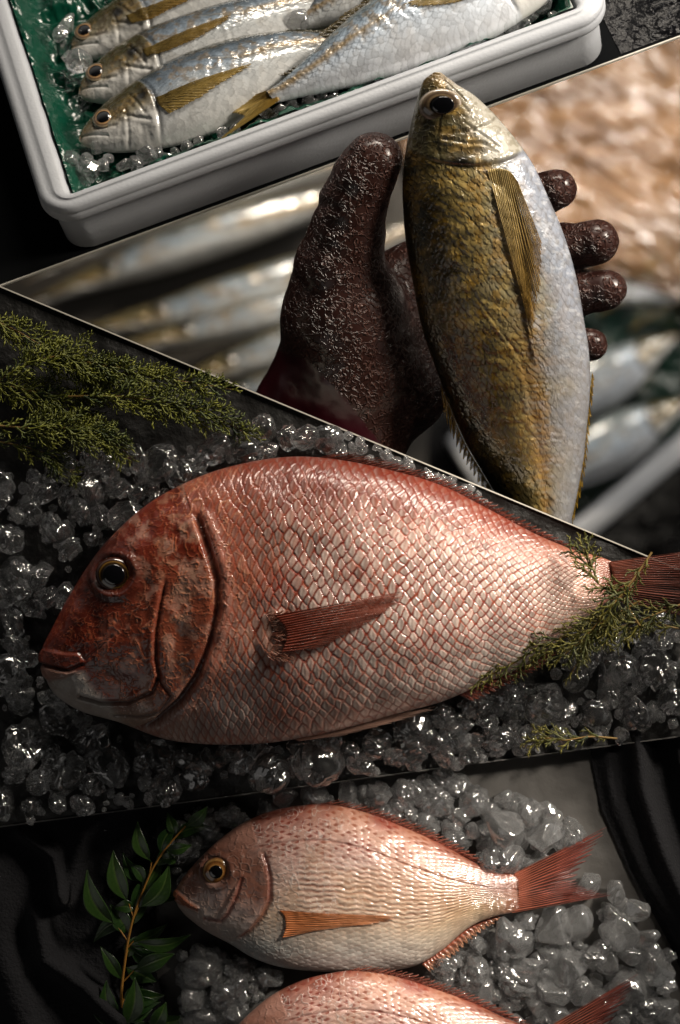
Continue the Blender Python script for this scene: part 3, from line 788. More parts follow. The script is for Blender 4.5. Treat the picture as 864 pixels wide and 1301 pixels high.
# front fish, head at the left corner
Fa = lifted(B1, -2)
rA, fA = mackerel('mackerel', 'frontmost silver mackerel in the foam box, head at the corner, yellow fin spread', [(101, 174), (109, 159), (133, 131), (180, 98), (235, 70), (300, 51), (360, 43), (420, 46), (455, 42)],
    [(101, 180), (112, 189), (152, 197), (213, 191), (268, 174), (326, 145), (378, 112), (430, 82), (460, 62)], ftA, 420, 150, Fa, 0.245, (137, 162, 13.5, -0.3), GB, 'dark', spot=(189, 142))
z = fA.z_at(209, 150)
fin('pectoral_fin', rA, Fa, [(207, 149), (209, 154), (212, 159)], [(330, 109), (318, 118), (292, 134), (258, 154), (225, 168)], 16, z + 3, [z + 3, z + 6, z + 3, z - 6], OLV, YEL, jag=0.06, hug=fA, dark=0.35)
fin('dorsal_fin', rA, Fa, [(235, 71), (300, 52), (360, 44), (420, 46)], [(262, 58), (315, 44), (372, 37), (432, 40)], 26, 4, 5, srgb(60, 56, 36), srgb(120, 112, 80))
# second fish
Fb = lifted(B1, -14)
rB, fB = mackerel('mackerel', 'second silver mackerel in the box, lying between the front fish and the rear fish', [(95, 103), (102, 87), (128, 58), (170, 33), (225, 14), (290, -4), (350, -14), (420, -20), (460, -28)],
    [(95, 110), (105, 121), (146, 127), (205, 120), (262, 100), (320, 75), (372, 45), (430, 10), (465, -10)], ftA, 420, 150, Fb, 0.245, (121, 92, 13.5, -0.3), GB, 'dark', spot=(172, 74))
z = fB.z_at(190, 80)
fin('pectoral_fin', rB, Fb, [(186, 78), (188, 83), (192, 87)], [(302, 37), (296, 46), (262, 66), (225, 80)], 15, z + 3, [z + 3, z + 5, z + 2], OLV, srgb(160, 130, 66), jag=0.06, hug=fB, dark=0.35)
fin('dorsal_fin', rB, Fb, [(170, 33), (225, 14), (290, -4), (350, -14)], [(186, 24), (240, 5), (305, -12), (365, -22)], 24, 4, 5, srgb(50, 48, 34), srgb(110, 104, 76))
# third fish
Fc = lifted(B1, -26)
rC, fC = mackerel('mackerel', 'rearmost left mackerel in the box, only its head and yellowish side fin showing', [(77, 39), (84, 23), (108, -4), (150, -30), (207, -50), (275, -66), (335, -78), (400, -84), (440, -95)],
    [(77, 46), (88, 56), (128, 59), (187, 48), (245, 28), (303, 4), (355, -25), (412, -58), (448, -75)], ftA, 420, 150, Fc, 0.245, (100, 28, 13.0, -0.3), GB, 'dark', spot=(147, 13))
z = fC.z_at(168, 20)
fin('pectoral_fin', rC, Fc, [(160, 22), (163, 28), (168, 33)], [(262, -8), (250, 4), (220, 16), (195, 27)], 14, z + 3, [z + 3, z + 5, z + 2], OLV, srgb(166, 132, 64), jag=0.06, hug=fC, dark=0.35)
# big pale fish, head out of the frame at the right, tail over the front fish
Fd = lifted(B1, 14)
rD, fD = mackerel('mackerel', 'large pale blue silver mackerel in the box with its yellow tail across the front fish', [(735, -58), (712, -74), (672, -82), (615, -68), (556, -42), (500, -10), (445, 32), (400, 74), (362, 110), (340, 127)],
    [(737, -50), (728, -30), (700, 4), (656, 36), (602, 68), (545, 89), (484, 109), (432, 122), (386, 131), (349, 139)], [0.5, 12, 28, 42, 48, 46, 38, 26, 15, 10], 460, 170, Fd, 0.235, (705, -45, 15, 0.4), GB, 'light')
z = fD.z_at(604, 28)
fin('pectoral_fin', rD, Fd, [(607, 16), (610, 24), (608, 32)], [(518, 44), (540, 48), (575, 45), (596, 38)], 15, z + 3, [z + 2, z + 5, z + 2], srgb(190, 180, 150), srgb(168, 140, 74), jag=0.06, hug=fD, dark=0.35)
fin('tail_fin', rD, Fd, [(356, 122), (352, 130), (358, 139)], [(282, 140), (300, 152), (312, 157), (300, 168), (262, 194)], 22, 6, [-4, 0, 0, -10], srgb(150, 118, 44), YEL2, jag=0.05, dark=0.35)
fin('dorsal_fin', rD, Fd, [(500, -10), (445, 32), (400, 74), (368, 106)], [(480, -8), (426, 34), (382, 76), (354, 106)], 24, 5, 8, srgb(56, 52, 30), srgb(120, 100, 44))
# dark fish behind it
Fe = lifted(B1, -8)
rE, fE = mackerel('mackerel', 'dark backed mackerel in the box, half hidden behind the large pale fish', [(640, -150), (600, -152), (540, -116), (470, -66), (420, -26), (385, 4), (366, 18)],
    [(642, -144), (625, -105), (575, -50), (512, 0), (455, 34), (402, 36), (378, 34)], [0.5, 20, 40, 42, 32, 16, 8], 300, 110, Fe, 0.245, None, GB, 'dark', simple=True)
fin('tail_fin', rE, Fe, [(368, 16), (372, 26), (380, 35)], [(330, 10), (348, 26), (352, 30), (340, 48)], 16, 4, 2, srgb(90, 76, 36), srgb(150, 126, 66), jag=0.06, dark=0.35)
# ------------------------------------------------------------------ fish in the hand
Fh = Frame(0.0, zs=lambda x, y: 58 - (y - 130) * (150 / 510.0))
GM = 'mackerel held in the hand'
htop = [(549, 104), (535, 115), (527, 140), (517, 182), (511, 225), (511, 262), (516, 312), (525, 360), (536, 412), (549, 450), (570, 502), (592, 555), (616, 596), (650, 650), (684, 700)]
hbot = [(557, 104), (580, 120), (604, 135), (640, 170), (672, 210), (692, 248), (716, 300), (733, 352), (745, 408), (752, 445), (755, 492), (752, 545), (748, 592), (735, 665), (722, 712)]
hth = [0.5, 16, 27, 42, 52, 58, 62, 62, 60, 57, 52, 47, 42, 33, 24]
rH, fH = mackerel('mackerel', 'olive gold mackerel held head up in the brown rubber glove', htop, hbot, hth, 760, 330, Fh, 0.165, None, None, 'hand', spot=(581, 219))
rH['label'] = 'olive and gold mackerel held head upward in the brown rubber glove'
eye(rH, fH, 556, 148, 27, 20, -0.08, [(0, srgb(8, 8, 10)), (0.48, srgb(12, 10, 10)), (0.56, srgb(110, 92, 68)), (0.70, srgb(64, 50, 40)), (0.84, srgb(120, 104, 84)), (0.92, srgb(190, 176, 160)), (1, srgb(70, 56, 36))], 0.52, 0.36, -2.0, pup_off=(3, 1))
z1, z2 = fH.z_at(630, 236), fH.z_at(660, 340)
fin('pectoral_fin', rH, Fh, [(614, 228), (628, 226), (642, 230), (652, 242)], [(684, 466), (676, 430), (683, 365), (684, 318)], 17, z1 + 2.5, [z2 - 3, z2 + 3, z2 + 4, z2], srgb(206, 184, 126), srgb(186, 138, 36), jag=0.05, ray_amp=1.8, nseg=60, flop=2, dark=0.6, hug=fH, lift=2.5, thin=0.6)
fin('dorsal_fin', rH, Fh, [(562, 486), (592, 555), (616, 596), (650, 650)], [(568, 530), (588, 575), (612, 612), (640, 662)], 15, -4, -10, srgb(120, 92, 20), srgb(196, 156, 40), jag=0.5)
fin('anal_fin', rH, Fh, [(755, 486), (752, 545), (748, 592), (737, 655)], [(760, 500), (757, 560), (752, 610), (738, 676)], 14, -4, -10, srgb(130, 100, 24), srgb(200, 160, 44), jag=0.6)
fin('finlet', rH, Fh, [(757, 470), (755, 500)], [(761, 480), (759, 520)], 4, -2, -6, srgb(150, 120, 30), srgb(190, 150, 40), jag=0.4)

# ------------------------------------------------------------------ gloved hand
def surface_nets(D3, org, vox):
    """smooth closed surface of the zero level of a distance grid"""
    sx, sy, sz = D3.shape
    ins = D3 < 0
    c = [ins[i:sx - 1 + i, j:sy - 1 + j, k:sz - 1 + k] for i in (0, 1) for j in (0, 1) for k in (0, 1)]
    n = sum(a.astype(int) for a in c)
    act = (n > 0) & (n < 8)
    idx = -np.ones(act.shape, int); idx[act] = np.arange(act.sum())
    ii = np.argwhere(act)
    acc = np.zeros((len(ii), 3)); cnt = np.zeros(len(ii))
    corners = [(i, j, k) for i in (0, 1) for j in (0, 1) for k in (0, 1)]
    for a in corners:
        for b in corners:
            if sum(abs(p - q) for p, q in zip(a, b)) == 1 and a < b:
                da = D3[ii[:, 0] + a[0], ii[:, 1] + a[1], ii[:, 2] + a[2]]; db = D3[ii[:, 0] + b[0], ii[:, 1] + b[1], ii[:, 2] + b[2]]
                cr = (da < 0) != (db < 0)
                t = np.where(cr, da / (da - db + 1e-12), 0)
                p = np.array(a)[None] + t[:, None] * (np.array(b) - np.array(a))[None]
                acc += np.where(cr[:, None], p, 0); cnt += cr
    V = org + (ii + acc / cnt[:, None]) * vox
    Fs = []
    for ax in range(3):
        o1, o2 = [(1, 2), (2, 0), (0, 1)][ax]
        sl = [slice(1, -1)] * 3; 
        a = ins; sh = [slice(None)] * 3; sh2 = [slice(None)] * 3
        sh[ax] = slice(0, -1); sh2[ax] = slice(1, None)
        cr = a[tuple(sh)] != a[tuple(sh2)]
        e = np.argwhere(cr)
        e = e[(e[:, o1] > 0) & (e[:, o2] > 0) & (e[:, o1] < a.shape[o1] - 1) & (e[:, o2] < a.shape[o2] - 1)]
        d1 = np.zeros(3, int); d1[o1] = 1; d2 = np.zeros(3, int); d2[o2] = 1
        g = lambda q: idx[q[:, 0], q[:, 1], q[:, 2]]
        f = np.stack([g(e - d1 - d2), g(e - d2), g(e), g(e - d1)], 1)
        flip = a[e[:, 0], e[:, 1], e[:, 2]]
        f[~flip] = f[~flip][:, ::-1]
        Fs.append(f)
    return V, np.vstack(Fs)

def cone_d(p, a, b):
    a = np.array(a, float); b = np.array(b, float)
    v = b[:3] - a[:3]; l2 = v @ v + 1e-9
    t = np.clip(((p - a[:3]) @ v) / l2, 0, 1)
    return np.linalg.norm(p - a[:3] - t[..., None] * v, axis=-1) - (a[3] + t * (b[3] - a[3]))
def smin(a, b, k):
    h = np.clip(0.5 + 0.5 * (b - a) / k, 0, 1)
    return b * (1 - h) + a * h - k * h * (1 - h)
def J(x, y, z, r): return (*P(x, y, z), r)
palm = [[J(420, 580, -160, 100), J(452, 470, -118, 84)], [J(365, 580, -150, 74), J(420, 440, -110, 62)], [J(452, 470, -118, 82), J(437, 400, -82, 78), J(432, 340, -48, 60)],
        [J(470, 470, -130, 82), J(505, 502, -140, 60)], [J(500, 430, -150, 62), J(590, 380, -170, 50)], [J(505, 490, -150, 58), J(600, 440, -170, 46)],
        [J(470, 380, -150, 50), J(580, 320, -165, 42)]]
fingers = [[J(432, 340, -46, 58), J(448, 262, -6, 44), J(462, 226, 14, 39), J(475, 204, 24, 36)],
           [J(560, 320, -165, 38), J(625, 278, -150, 35), J(672, 252, -112, 31), J(708, 240, -84, 26)],
           [J(590, 350, -170, 38), J(668, 326, -155, 36), J(718, 315, -118, 33), J(759, 308, -92, 29)],
           [J(600, 400, -170, 38), J(680, 386, -155, 34), J(728, 375, -118, 30), J(771, 368, -94, 26.5)],
           [J(600, 440, -165, 36), J(680, 444, -148, 30), J(722, 441, -118, 26), J(752, 437, -98, 21.5)]]
lo = np.array([-150.0, -20.0, -260.0]); hi = np.array([400.0, 500.0, 75.0]); vox = 2.8
ax = [np.arange(lo[k], hi[k], vox) for k in range(3)]
Gp = np.stack(np.meshgrid(*ax, indexing='ij'), -1).astype(np.float32)
dist = None
for ch in palm:
    for a, b in zip(ch[:-1], ch[1:]):
        d = cone_d(Gp, a, b); dist = d if dist is None else smin(dist, d, 22)
for ch in fingers:
    df = None
    for a, b in zip(ch[:-1], ch[1:]):
        d = cone_d(Gp, a, b); df = d if df is None else smin(df, d, 7)
    dist = smin(dist, df, 5)
# soft swellings and creases of the rubber
xx, yy, zz = Gp[..., 0], Gp[..., 1], Gp[..., 2]
dist = dist - (fbm(xx / 34 + 5, (yy + zz * 0.7) / 34, 91, 3) - 0.5) * 5
# knuckle creases across the fingers
for (jx_, jy_, jz_) in ((690, 246, -98), (738, 312, -105), (748, 372, -106), (736, 439, -108)):
    q_ = P(jx_, jy_, jz_); dd_ = np.abs((xx - q_[0]) * 0.95 + (yy - q_[1]) * 0.25)
    dist = dist + 2.2 * np.exp(-(dd_ / 2.6) ** 2) * np.exp(-(((xx - q_[0]) ** 2 + (yy - q_[1]) ** 2 + (zz - q_[2]) ** 2) / 45 ** 2))
# crease above the thumb's knuckle and where the thumb meets the palm
kx, ky, _ = P(412, 262, 0)
dist = dist + 4.0 * np.exp(-(((xx - kx) * 0.4 + (yy - ky) * 0.9) / 7) ** 2) * np.exp(-((xx - kx) / 26) ** 2)
V, F = surface_nets(dist.astype(np.float64), lo, vox)
del Gp, xx, yy, zz, dist
# relax
def relax(V, F, it=3, lam=0.5):
    e = np.vstack([F[:, [0, 1]], F[:, [1, 2]], F[:, [2, 3]], F[:, [3, 0]]]); e = np.vstack([e, e[:, ::-1]])
    deg = np.bincount(e[:, 0], minlength=len(V))[:, None]
    for _ in range(it):
        s = np.stack([np.bincount(e[:, 0], V[e[:, 1], k], minlength=len(V)) for k in range(3)], 1)
        V = V * (1 - lam) + lam * s / np.maximum(deg, 1)
    return V
V = relax(V, F, 3)
m, nt, b, node, link = newmat('brown_rubber')
tc = node('ShaderNodeTexCoord')
wn = node('ShaderNodeTexNoise'); wn.inputs['Scale'].default_value = 150; wn.inputs['Detail'].default_value = 2; link(tc.outputs['Object'], wn.inputs['Vector'])
nz = node('ShaderNodeTexNoise'); nz.inputs['Scale'].default_value = 190; nz.inputs['Detail'].default_value = 1.5; nz.inputs['Distortion'].default_value = 0.6; link(tc.outputs['Object'], nz.inputs['Vector'])
sb = node('ShaderNodeMath', operation='SUBTRACT'); sb.inputs[1].default_value = 0.5; link(nz.outputs['Fac'], sb.inputs[0])
ab = node('ShaderNodeMath', operation='ABSOLUTE'); link(sb.outputs[0], ab.inputs[0])
mr = node('ShaderNodeMapRange'); mr.inputs['From Max'].default_value = 0.085; mr.inputs['To Min'].default_value = 1; mr.inputs['To Max'].default_value = 0; link(ab.outputs[0], mr.inputs['Value'])
bp = node('ShaderNodeBump'); bp.inputs['Strength'].default_value = 0.9; bp.inputs['Distance'].default_value = 0.0034
link(mr.outputs['Result'], bp.inputs['Height']); link(bp.outputs['Normal'], b.inputs['Normal'])
rp = node('ShaderNodeValToRGB'); rp.color_ramp.elements[0].color = (*srgb(50, 27, 22), 1); rp.color_ramp.elements[1].color = (*srgb(88, 56, 47), 1)  # paler ridges put the crinkle glints into the rubber colour
link(mr.outputs['Result'], rp.inputs['Fac']); link(rp.outputs['Color'], b.inputs['Base Color'])
b.inputs['Roughness'].default_value = 0.36; b.inputs['Coat Weight'].default_value = 0.2; b.inputs['Coat Roughness'].default_value = 0.15
M['rubber'] = m
M['cuff'] = mat_plain('smooth_maroon_rubber', tuple(srgb(52, 9, 19)), 0.3, bump=(18, 0.2, 0.004, 1), coat=0.2)
person = thing('person', 'brown crinkled rubber glove with maroon cuff, thumb up, gripping the upright mackerel', 'person', P(450, 560, -150))
# smooth cuff where the crinkled coating ends
cl = [P(300, 425, -90)[:2], P(345, 440, -90)[:2], P(392, 462, -90)[:2], P(440, 510, -90)[:2], P(500, 585, -90)[:2]]
dd, sg, _ = dpoly(V[:, 0], -V[:, 1], [(p[0], -p[1]) for p in cl])
cuffv = sg > 0
fm = cuffv[F].mean(1) > 0.5
for nm, f, mt in (('glove', F[~fm], M['rubber']), ('cuff', F[fm], M['cuff'])):
    ids, inv = np.unique(f, return_inverse=True)
    mesh(nm, V[ids], inv.reshape(f.shape), mt, person)
# ------------------------------------------------------------------ the large red bream on the slate
Fs_ = Frame(48.0)
stop = [(52, 838), (52, 828), (62, 806), (92, 750), (132, 692), (188, 640), (252, 606), (312, 588), (372, 580), (432, 584), (500, 598), (560, 616), (620, 646), (676, 676), (726, 697), (764, 708), (786, 718), (797, 730)]
sbot = [(54, 848), (58, 862), (72, 884), (104, 904), (152, 918), (206, 938), (254, 945), (308, 946), (364, 941), (430, 928), (500, 908), (560, 892), (620, 866), (676, 840), (724, 802), (762, 771), (784, 755), (797, 742)]
sth = [1, 12, 22, 36, 48, 60, 68, 72, 74, 74, 71, 66, 57, 45, 30, 15, 0.8]
kk = lambda pts: [((x - 432) / Fs_.k * 0 + x, y) for x, y in pts]
fs = Fish(stop, sbot, sth, 900, 520, Fs_)
x, y, T = fs.X.copy(), fs.Y.copy(), fs.T
up = fs.up
arc = fs.arc[:, None] + 0 * T; hw = fs.width[:, None] / 2 + 0 * T
gill = [(246, 650), (258, 682), (266, 706), (275, 736), (275, 770), (266, 812), (250, 852), (229, 882), (199, 910), (170, 924)]
pre = [(216, 730), (209, 762), (203, 800), (202, 836), (206, 856), (197, 877), (166, 891), (130, 892), (104, 884)]
inter = [(204, 860), (222, 880), (206, 900), (176, 908), (146, 910)]
dG, sG, pG = dpoly(x, y, gill); nape = sst(0.14, 0.0, pG); sdg = np.where(sG < 0, dG, -dG)
behind = sst(-1.5 - 26 * nape, 1.5 + 22 * nape, sdg + nape * 36 * (fbm(x / 12, y / 12, 77, 3) - 0.5))
aft = behind * up
dP, sP, pP = dpoly(x, y, pre); dI, sI, pI = dpoly(x, y, inter)
w1 = fbm(x / 26, y / 26, 5, 3) - 0.5; w2 = fbm(x / 26 + 40, y / 26, 6, 3) - 0.5
# scale lattice: columns narrow towards the tail
dens = np.interp(fs.arc, [0, 230, 330, 480, 640, 760, 830], [1 / 9., 1 / 10., 1 / 13.5, 1 / 14, 1 / 11.0, 1 / 7.8, 1 / 5.5])
pa = np.r_[0, np.cumsum(0.5 * (dens[1:] + dens[:-1]) * np.diff(fs.arc))][:, None] + 0 * T
rows = 9.0
qq = np.sign(T) * (np.abs(T) ** 1.05) * rows
bend = 2.2 * (T + 0.1) ** 2
E, DX, DY, ID = lozenge(pa * 1.95 + w1 * 1.1 - bend, qq + w2 * 0.7, 0.17, a=1.0, b=0.56, seed=3, pw=1.5)
fine = fbm(x / 2.6, y / 2.6, 48, 2) - 0.5
SH = 0.50 * sst(-0.02, 0.45, E) + 0.42 * np.clip(DX, -1, 1) + 0.10 * np.sin(DX * 9 + DY * 5) * sst(0.2, 0.5, E) + 0.10 * fine
big = np.interp(x, [260, 380, 560, 800], [1.3, 2.1, 2.0, 1.1])
worm = np.abs(fbm(x / 8 + w1 * 3, y / 13 + w2 * 3, 41, 2) - 0.5)
worm2 = np.abs(fbm(x / 5.0, y / 5.0, 45, 2) - 0.5)
shoulder = np.exp(-((np.where(sG < 0, dG, 99) - 20) / 22.0) ** 2)
net = 1 - sst(0.0, 0.05, worm)
h = aft * (SH - 0.5) * big * (1 - 0.4 * shoulder)
h += (net - 0.4) * 0.8 * (1 - aft) * sst(70, 150, x) + aft * shoulder * net * 1.0 + 0.45 * (1 - sst(0, 0.05, worm2)) * (1 - aft)
cen = sst(0.0, 0.05, pG) * (1 - sst(0.93, 1.0, pG))
h += cen * (4.8 * sst(-40, -3, np.where(sG < 0, 99, -dG)) * (sG > 0) - 8.0 * np.exp(-((np.where(sG < 0, dG, -dG) - 5) / 4.5) ** 2) + 3.0 * np.exp(-((np.where(sG < 0, dG, -99) - 17) / 7.0) ** 2))
sdP = np.where(sP < 0, dP, -dP)
h += sst(0, 0.1, pP) * (-5.0 * np.exp(-(dP / 2.4) ** 2) + 1.6 * np.exp(-((sdP + 6) / 5.0) ** 2)) * (1 - aft)
h += -2.6 * np.exp(-(dI / 2.0) ** 2) * (1 - aft)
lip = [(48, 842), (70, 846), (90, 850), (108, 842)]
maxl = [(104, 826), (112, 836), (128, 822), (146, 806)]
dL, sL, _ = dpoly(x, y, lip); dM, _, _ = dpoly(x, y, maxl)
upl = softpoly(x, y, [(46, 828), (60, 824), (84, 828), (108, 829), (108, 840), (90, 848), (70, 845), (46, 842)], 3)
lol = softpoly(x, y, [(46, 844), (70, 848), (90, 852), (100, 851), (86, 860), (60, 862), (50, 858)], 3)
h += 2.6 * upl + 2.4 * lol - 3.5 * np.exp(-(dL / 2.0) ** 2) - 2.2 * np.exp(-(dM / 2.2) ** 2)
ey = np.hypot((x - 149) / 1.08, y - 729)
h += 3.5 * np.exp(-((ey - 27) / 5.0) ** 2) - 4.0 * sst(24, 14, ey)
h += (fbm(x / 26, y / 26, 8, 3) - 0.5) * 4.0 * (1 - aft) + (fbm(x / 70, y / 60, 9, 3) - 0.5) * 9 * aft
for ax_, ay_, bx_, by_, wd_, am_ in ((188, 742, 160, 800, 12, -3.0), (230, 760, 236, 850, 13, -2.0), (140, 850, 190, 880, 9, -1.8), (110, 760, 128, 800, 10, -2)):
    d_, _, _ = dpoly(x, y, [(ax_, ay_), (bx_, by_)]); h += am_ * np.exp(-(d_ / wd_) ** 2)
pb = softpoly(x, y, [(338, 782), (352, 772), (372, 786), (376, 812), (362, 834), (344, 836), (330, 815)], 7)
h += 5 * pb
lat = -0.62 + 0.55 * sst(0.30, 0.95, fs.Sg)
dl = (T - lat) * hw
fs.displace(h)
# pigment, plus light and shade painted into the chin and gill slit
n1 = fbm(x / 60, y / 60, 12, 4); n2 = fbm(x / 14, y / 14, 13, 4); n3 = fbm(x / 5, y / 5, 14, 3)
top_ = sst(-0.25, -1.0, T + (n1 - 0.5) * 0.5)
pale = mix(srgb(220, 198, 186), srgb(226, 214, 204), sst(0.1, 0.9, T)); red = srgb(122, 42, 25); deep = srgb(104, 32, 22)
fill = mix(pale, srgb(158, 92, 70), np.clip(0.16 + 0.75 * top_ + 0.6 * (ID - 0.6).clip(0) + 1.1 * (n1 - 0.5) + 0.30 * sst(560, 300, x), 0, 1))
fill = mix(fill, srgb(150, 130, 124), sst(0.80, 0.95, hsh(np.round(ID * 4096), 0, 3)) * 0.5)
fill = fill * (0.62 + 0.60 * vnoise(ID * 900, 0 * ID, 2))[..., None]
fill = mix(fill, srgb(226, 216, 208), 0.5 * sst(0.25, 0.6, E) * sst(0.2, -0.5, DX))
fill = fill * (1 - 0.18 * (n3 - 0.3))[..., None]
rim = 1 - sst(0.10, 0.42 + 0.12 * (n3 - 0.5), E)
side = sst(0.0, 0.55, DX) * (1 - sst(0.15, 0.5, E))
edge = np.clip(rim * (0.86 + 0.6 * n2) + 0.45 * side * (0.4 + top_), 0, 1) * (1 - 0.35 * sst(0.25, 0.9, T))
bodyc = mix(fill, mix(red, srgb(150, 74, 52), sst(0.40, 0.65, n2)), edge)
bodyc = mix(bodyc, srgb(112, 44, 32), 0.75 * sst(-0.45, -1.0, T + (n2 - 0.5) * 0.35))
bodyc = mix(bodyc, srgb(190, 140, 114), 0.45 * sst(640, 770, x))
bodyc = mix(bodyc, srgb(146, 84, 66), sst(735, 785, x + 14 * (n2 - 0.5)))
blot = np.exp(-(((x - 348) / 26) ** 2 + ((y - 742) / 24) ** 2)) + 0.8 * np.exp(-(((x - 300) / 20) ** 2 + ((y - 680) / 46) ** 2))
bodyc = mix(bodyc, srgb(138, 36, 20), np.clip(blot * (0.45 + 0.9 * edge), 0, 0.9))
bodyc = mix(bodyc, srgb(206, 178, 160), shoulder * 0.30 * sst(720, 860, y))
sh2 = np.exp(-(np.where(sG < 0, dG, 0) / 75.0) ** 2) * sst(930, 840, y)
bodyc = mix(bodyc, mix(srgb(150, 66, 44), srgb(176, 104, 78), n2), np.clip(sh2 * (0.35 + 0.5 * n2 + 0.4 * edge), 0, 0.85))
bodyc = mix(bodyc, srgb(214, 150, 116), np.clip(sh2 * net * 0.8, 0, 1))
hd = mix(srgb(122, 44, 28), srgb(80, 28, 18), sst(0.35, 0.65, n1))
opc = sst(120, 250, x + 20 * (n1 - 0.5)) * sst(690, 740, y)
hd = mix(hd, srgb(168, 92, 68), 0.65 * opc)
hd = mix(hd, srgb(206, 160, 140), 0.6 * sst(0.50, 0.68, fbm(x / 17, y / 24, 63, 4)) * sst(110, 200, x))
hd = mix(hd, srgb(212, 160, 132), net * opc * 0.55)
hd = mix(hd, srgb(196, 112, 72), net * (0.35 + 0.75 * sst(150, 260, x)) * 0.80)
hd = mix(hd, srgb(190, 96, 58), (1 - sst(0, 0.05, worm2)) * 0.5)
hd = mix(hd, srgb(196, 156, 128), sst(0.58, 0.75, n2) * 0.40 * sst(150, 240, x))
hd = mix(hd, srgb(70, 26, 18), np.exp(-((ey - 26) / 17.0) ** 2) * 0.75)
chin = softpoly(x, y, [(40, 858), (66, 862), (92, 854), (110, 852), (118, 868), (136, 884), (150, 900), (170, 930), (110, 930), (60, 890)], 7)
hd = mix(hd, mix(srgb(206, 200, 192), srgb(160, 148, 138), n2), chin * 0.92)  # pale jaw skin, lifted further to stand in for missing light
hd = mix(hd, srgb(184, 160, 142), 0.7 * sst(884, 915, y + 10 * n2) * sst(120, 170, x))
hd = mix(hd, srgb(116, 56, 44), upl * 0.8); hd = mix(hd, srgb(170, 130, 114), lol * 0.85)
hd = mix(hd, srgb(54, 18, 12), np.exp(-(dP / 1.8) ** 2) * 0.7 * sst(0, 0.1, pP) + 0 * x)
hd = mix(hd, srgb(54, 18, 12), np.exp(-(dI / 1.6) ** 2) * 0.6)
hd = mix(hd, srgb(30, 10, 8), np.maximum(np.exp(-(((x - 112) / 4) ** 2 + ((y - 748) / 3) ** 2)), np.exp(-(((x - 121) / 3) ** 2 + ((y - 738) / 3) ** 2))) * 0.9)
hd = mix(hd, srgb(40, 14, 10), np.exp(-(dL / 1.8) ** 2) * 0.7)
c = mix(hd, bodyc, aft)
slit = np.where(sG < 0, dG, 99)
c = mix(c, srgb(58, 18, 14), cen * np.exp(-((slit - 4.5) / 4.0) ** 2) * 0.85)  # shade inside the gill slit put into the colour
c = mix(c, srgb(168, 112, 96), cen * np.exp(-((slit - 17) / 7.0) ** 2) * 0.5)
c = mix(c, srgb(190, 140, 118), pb * 0.4) * 0.86
big_bream = thing('bream', 'large red bream with big pale scales lying on dark ice on the slate slab', 'fish', Fs_(430, 770, -55), 'red bream laid on ice')
fs.build(big_bream, M['bream'], c, None, [
    ('mouth', ((upl > 0.5) | (lol > 0.5)) & up),
    ('gill_cover', (sG > 0) & (x > 200) & up & (((sP < 0) & (pP > 0.02)) | (y > 860)) & (y > 712) & (y < 915) & ((dI > 0)))])
eye(big_bream, fs, 149, 729, 24, 22, 0.2, [(0, srgb(8, 8, 8)), (0.55, srgb(12, 10, 8)), (0.60, srgb(50, 34, 16)), (0.70, srgb(34, 24, 14)), (0.75, srgb(128, 96, 42)), (0.79, srgb(50, 28, 14)), (1, srgb(60, 24, 14))], 0.60, 0.40, 2.0)
# fins
zp = fs.z_at(356, 805)
def fz(pts, d): return [fs.z_at(a, b) + d for a, b in pts]
pt = [(512, 748), (506, 762), (486, 778), (452, 796), (412, 818)]
fin('pectoral_fin', big_bream, Fs_, [(350, 778), (362, 790), (366, 806), (360, 824)], pt, 15, zp + 7, fz(pt, 4), srgb(140, 66, 48), srgb(160, 92, 74), jag=0.05, ray_amp=2.2, nseg=60, dark=0.5, flop=3, hug=fs, thin=0.62)
# frill of stiff bristles over the fin's root
bg = Bag()
for i in range(170):
    u = random.random(); v_ = random.random()
    a0 = np.array([338 + 30 * u + 10 * math.sin(math.pi * v_), 776 + 56 * v_])
    L_ = random.uniform(6, 13); an = random.uniform(-0.35, 0.35) + (v_ - 0.5) * 0.9; e_ = a0 + L_ * np.array([math.cos(an), math.sin(an)])
    z0_ = float(fs.zmap(np.array(a0[0]), np.array(a0[1]))) + 1; z1_ = max(z0_, float(fs.zmap(np.array(e_[0]), np.array(e_[1]))) + 2) + 4
    pth = np.array([Fs_(*a0, z0_), Fs_(*((a0 + e_) / 2), (z0_ + z1_) / 2 + 1.5), Fs_(*e_, z1_)])
    V, F = tube(pth, [0.75, 0.6, 0.2], 5); bg.add(V, F, mix(srgb(160, 92, 70), srgb(196, 150, 128), np.array(random.random())) * random.uniform(0.7, 1.05))
bg.build('fin_root_bristles', M['fin'], big_bream)
dtop = [(402, 582), (470, 592), (540, 610), (600, 636), (660, 669), (724, 698)]
dtip = [(440, 573), (500, 586), (560, 605), (616, 632), (676, 665), (738, 698)]
fin('dorsal_fin', big_bream, Fs_, dtop, dtip, 44, 2, 6, srgb(96, 38, 28), srgb(168, 96, 78), jag=0.55, ray_amp=1.6, nseg=14)
fin('anal_fin', big_bream, Fs_, [(690, 830), (660, 846), (620, 864), (584, 884)], [(712, 828), (684, 852), (644, 872), (604, 892)], 18, -6, -2, srgb(120, 50, 40), srgb(176, 104, 84), jag=0.3, nseg=14)
fin('pelvic_fin', big_bream, Fs_, [(366, 934), (372, 938), (380, 941)], [(556, 897), (545, 904), (500, 918), (440, 934)], 9, 6, 2, srgb(196, 150, 132), srgb(206, 168, 150), jag=0.1, nseg=40)
fin('tail_fin', big_bream, Fs_, [(772, 714), (776, 724), (778, 736), (776, 748), (770, 760)], [(920, 694), (925, 716), (900, 742), (920, 768), (905, 792)], 26, [2, 8, 9, 8, 2], [0, 8, 8, 4, -4], srgb(146, 84, 66), srgb(84, 30, 24), jag=0.12, ray_amp=2.4, nseg=40)
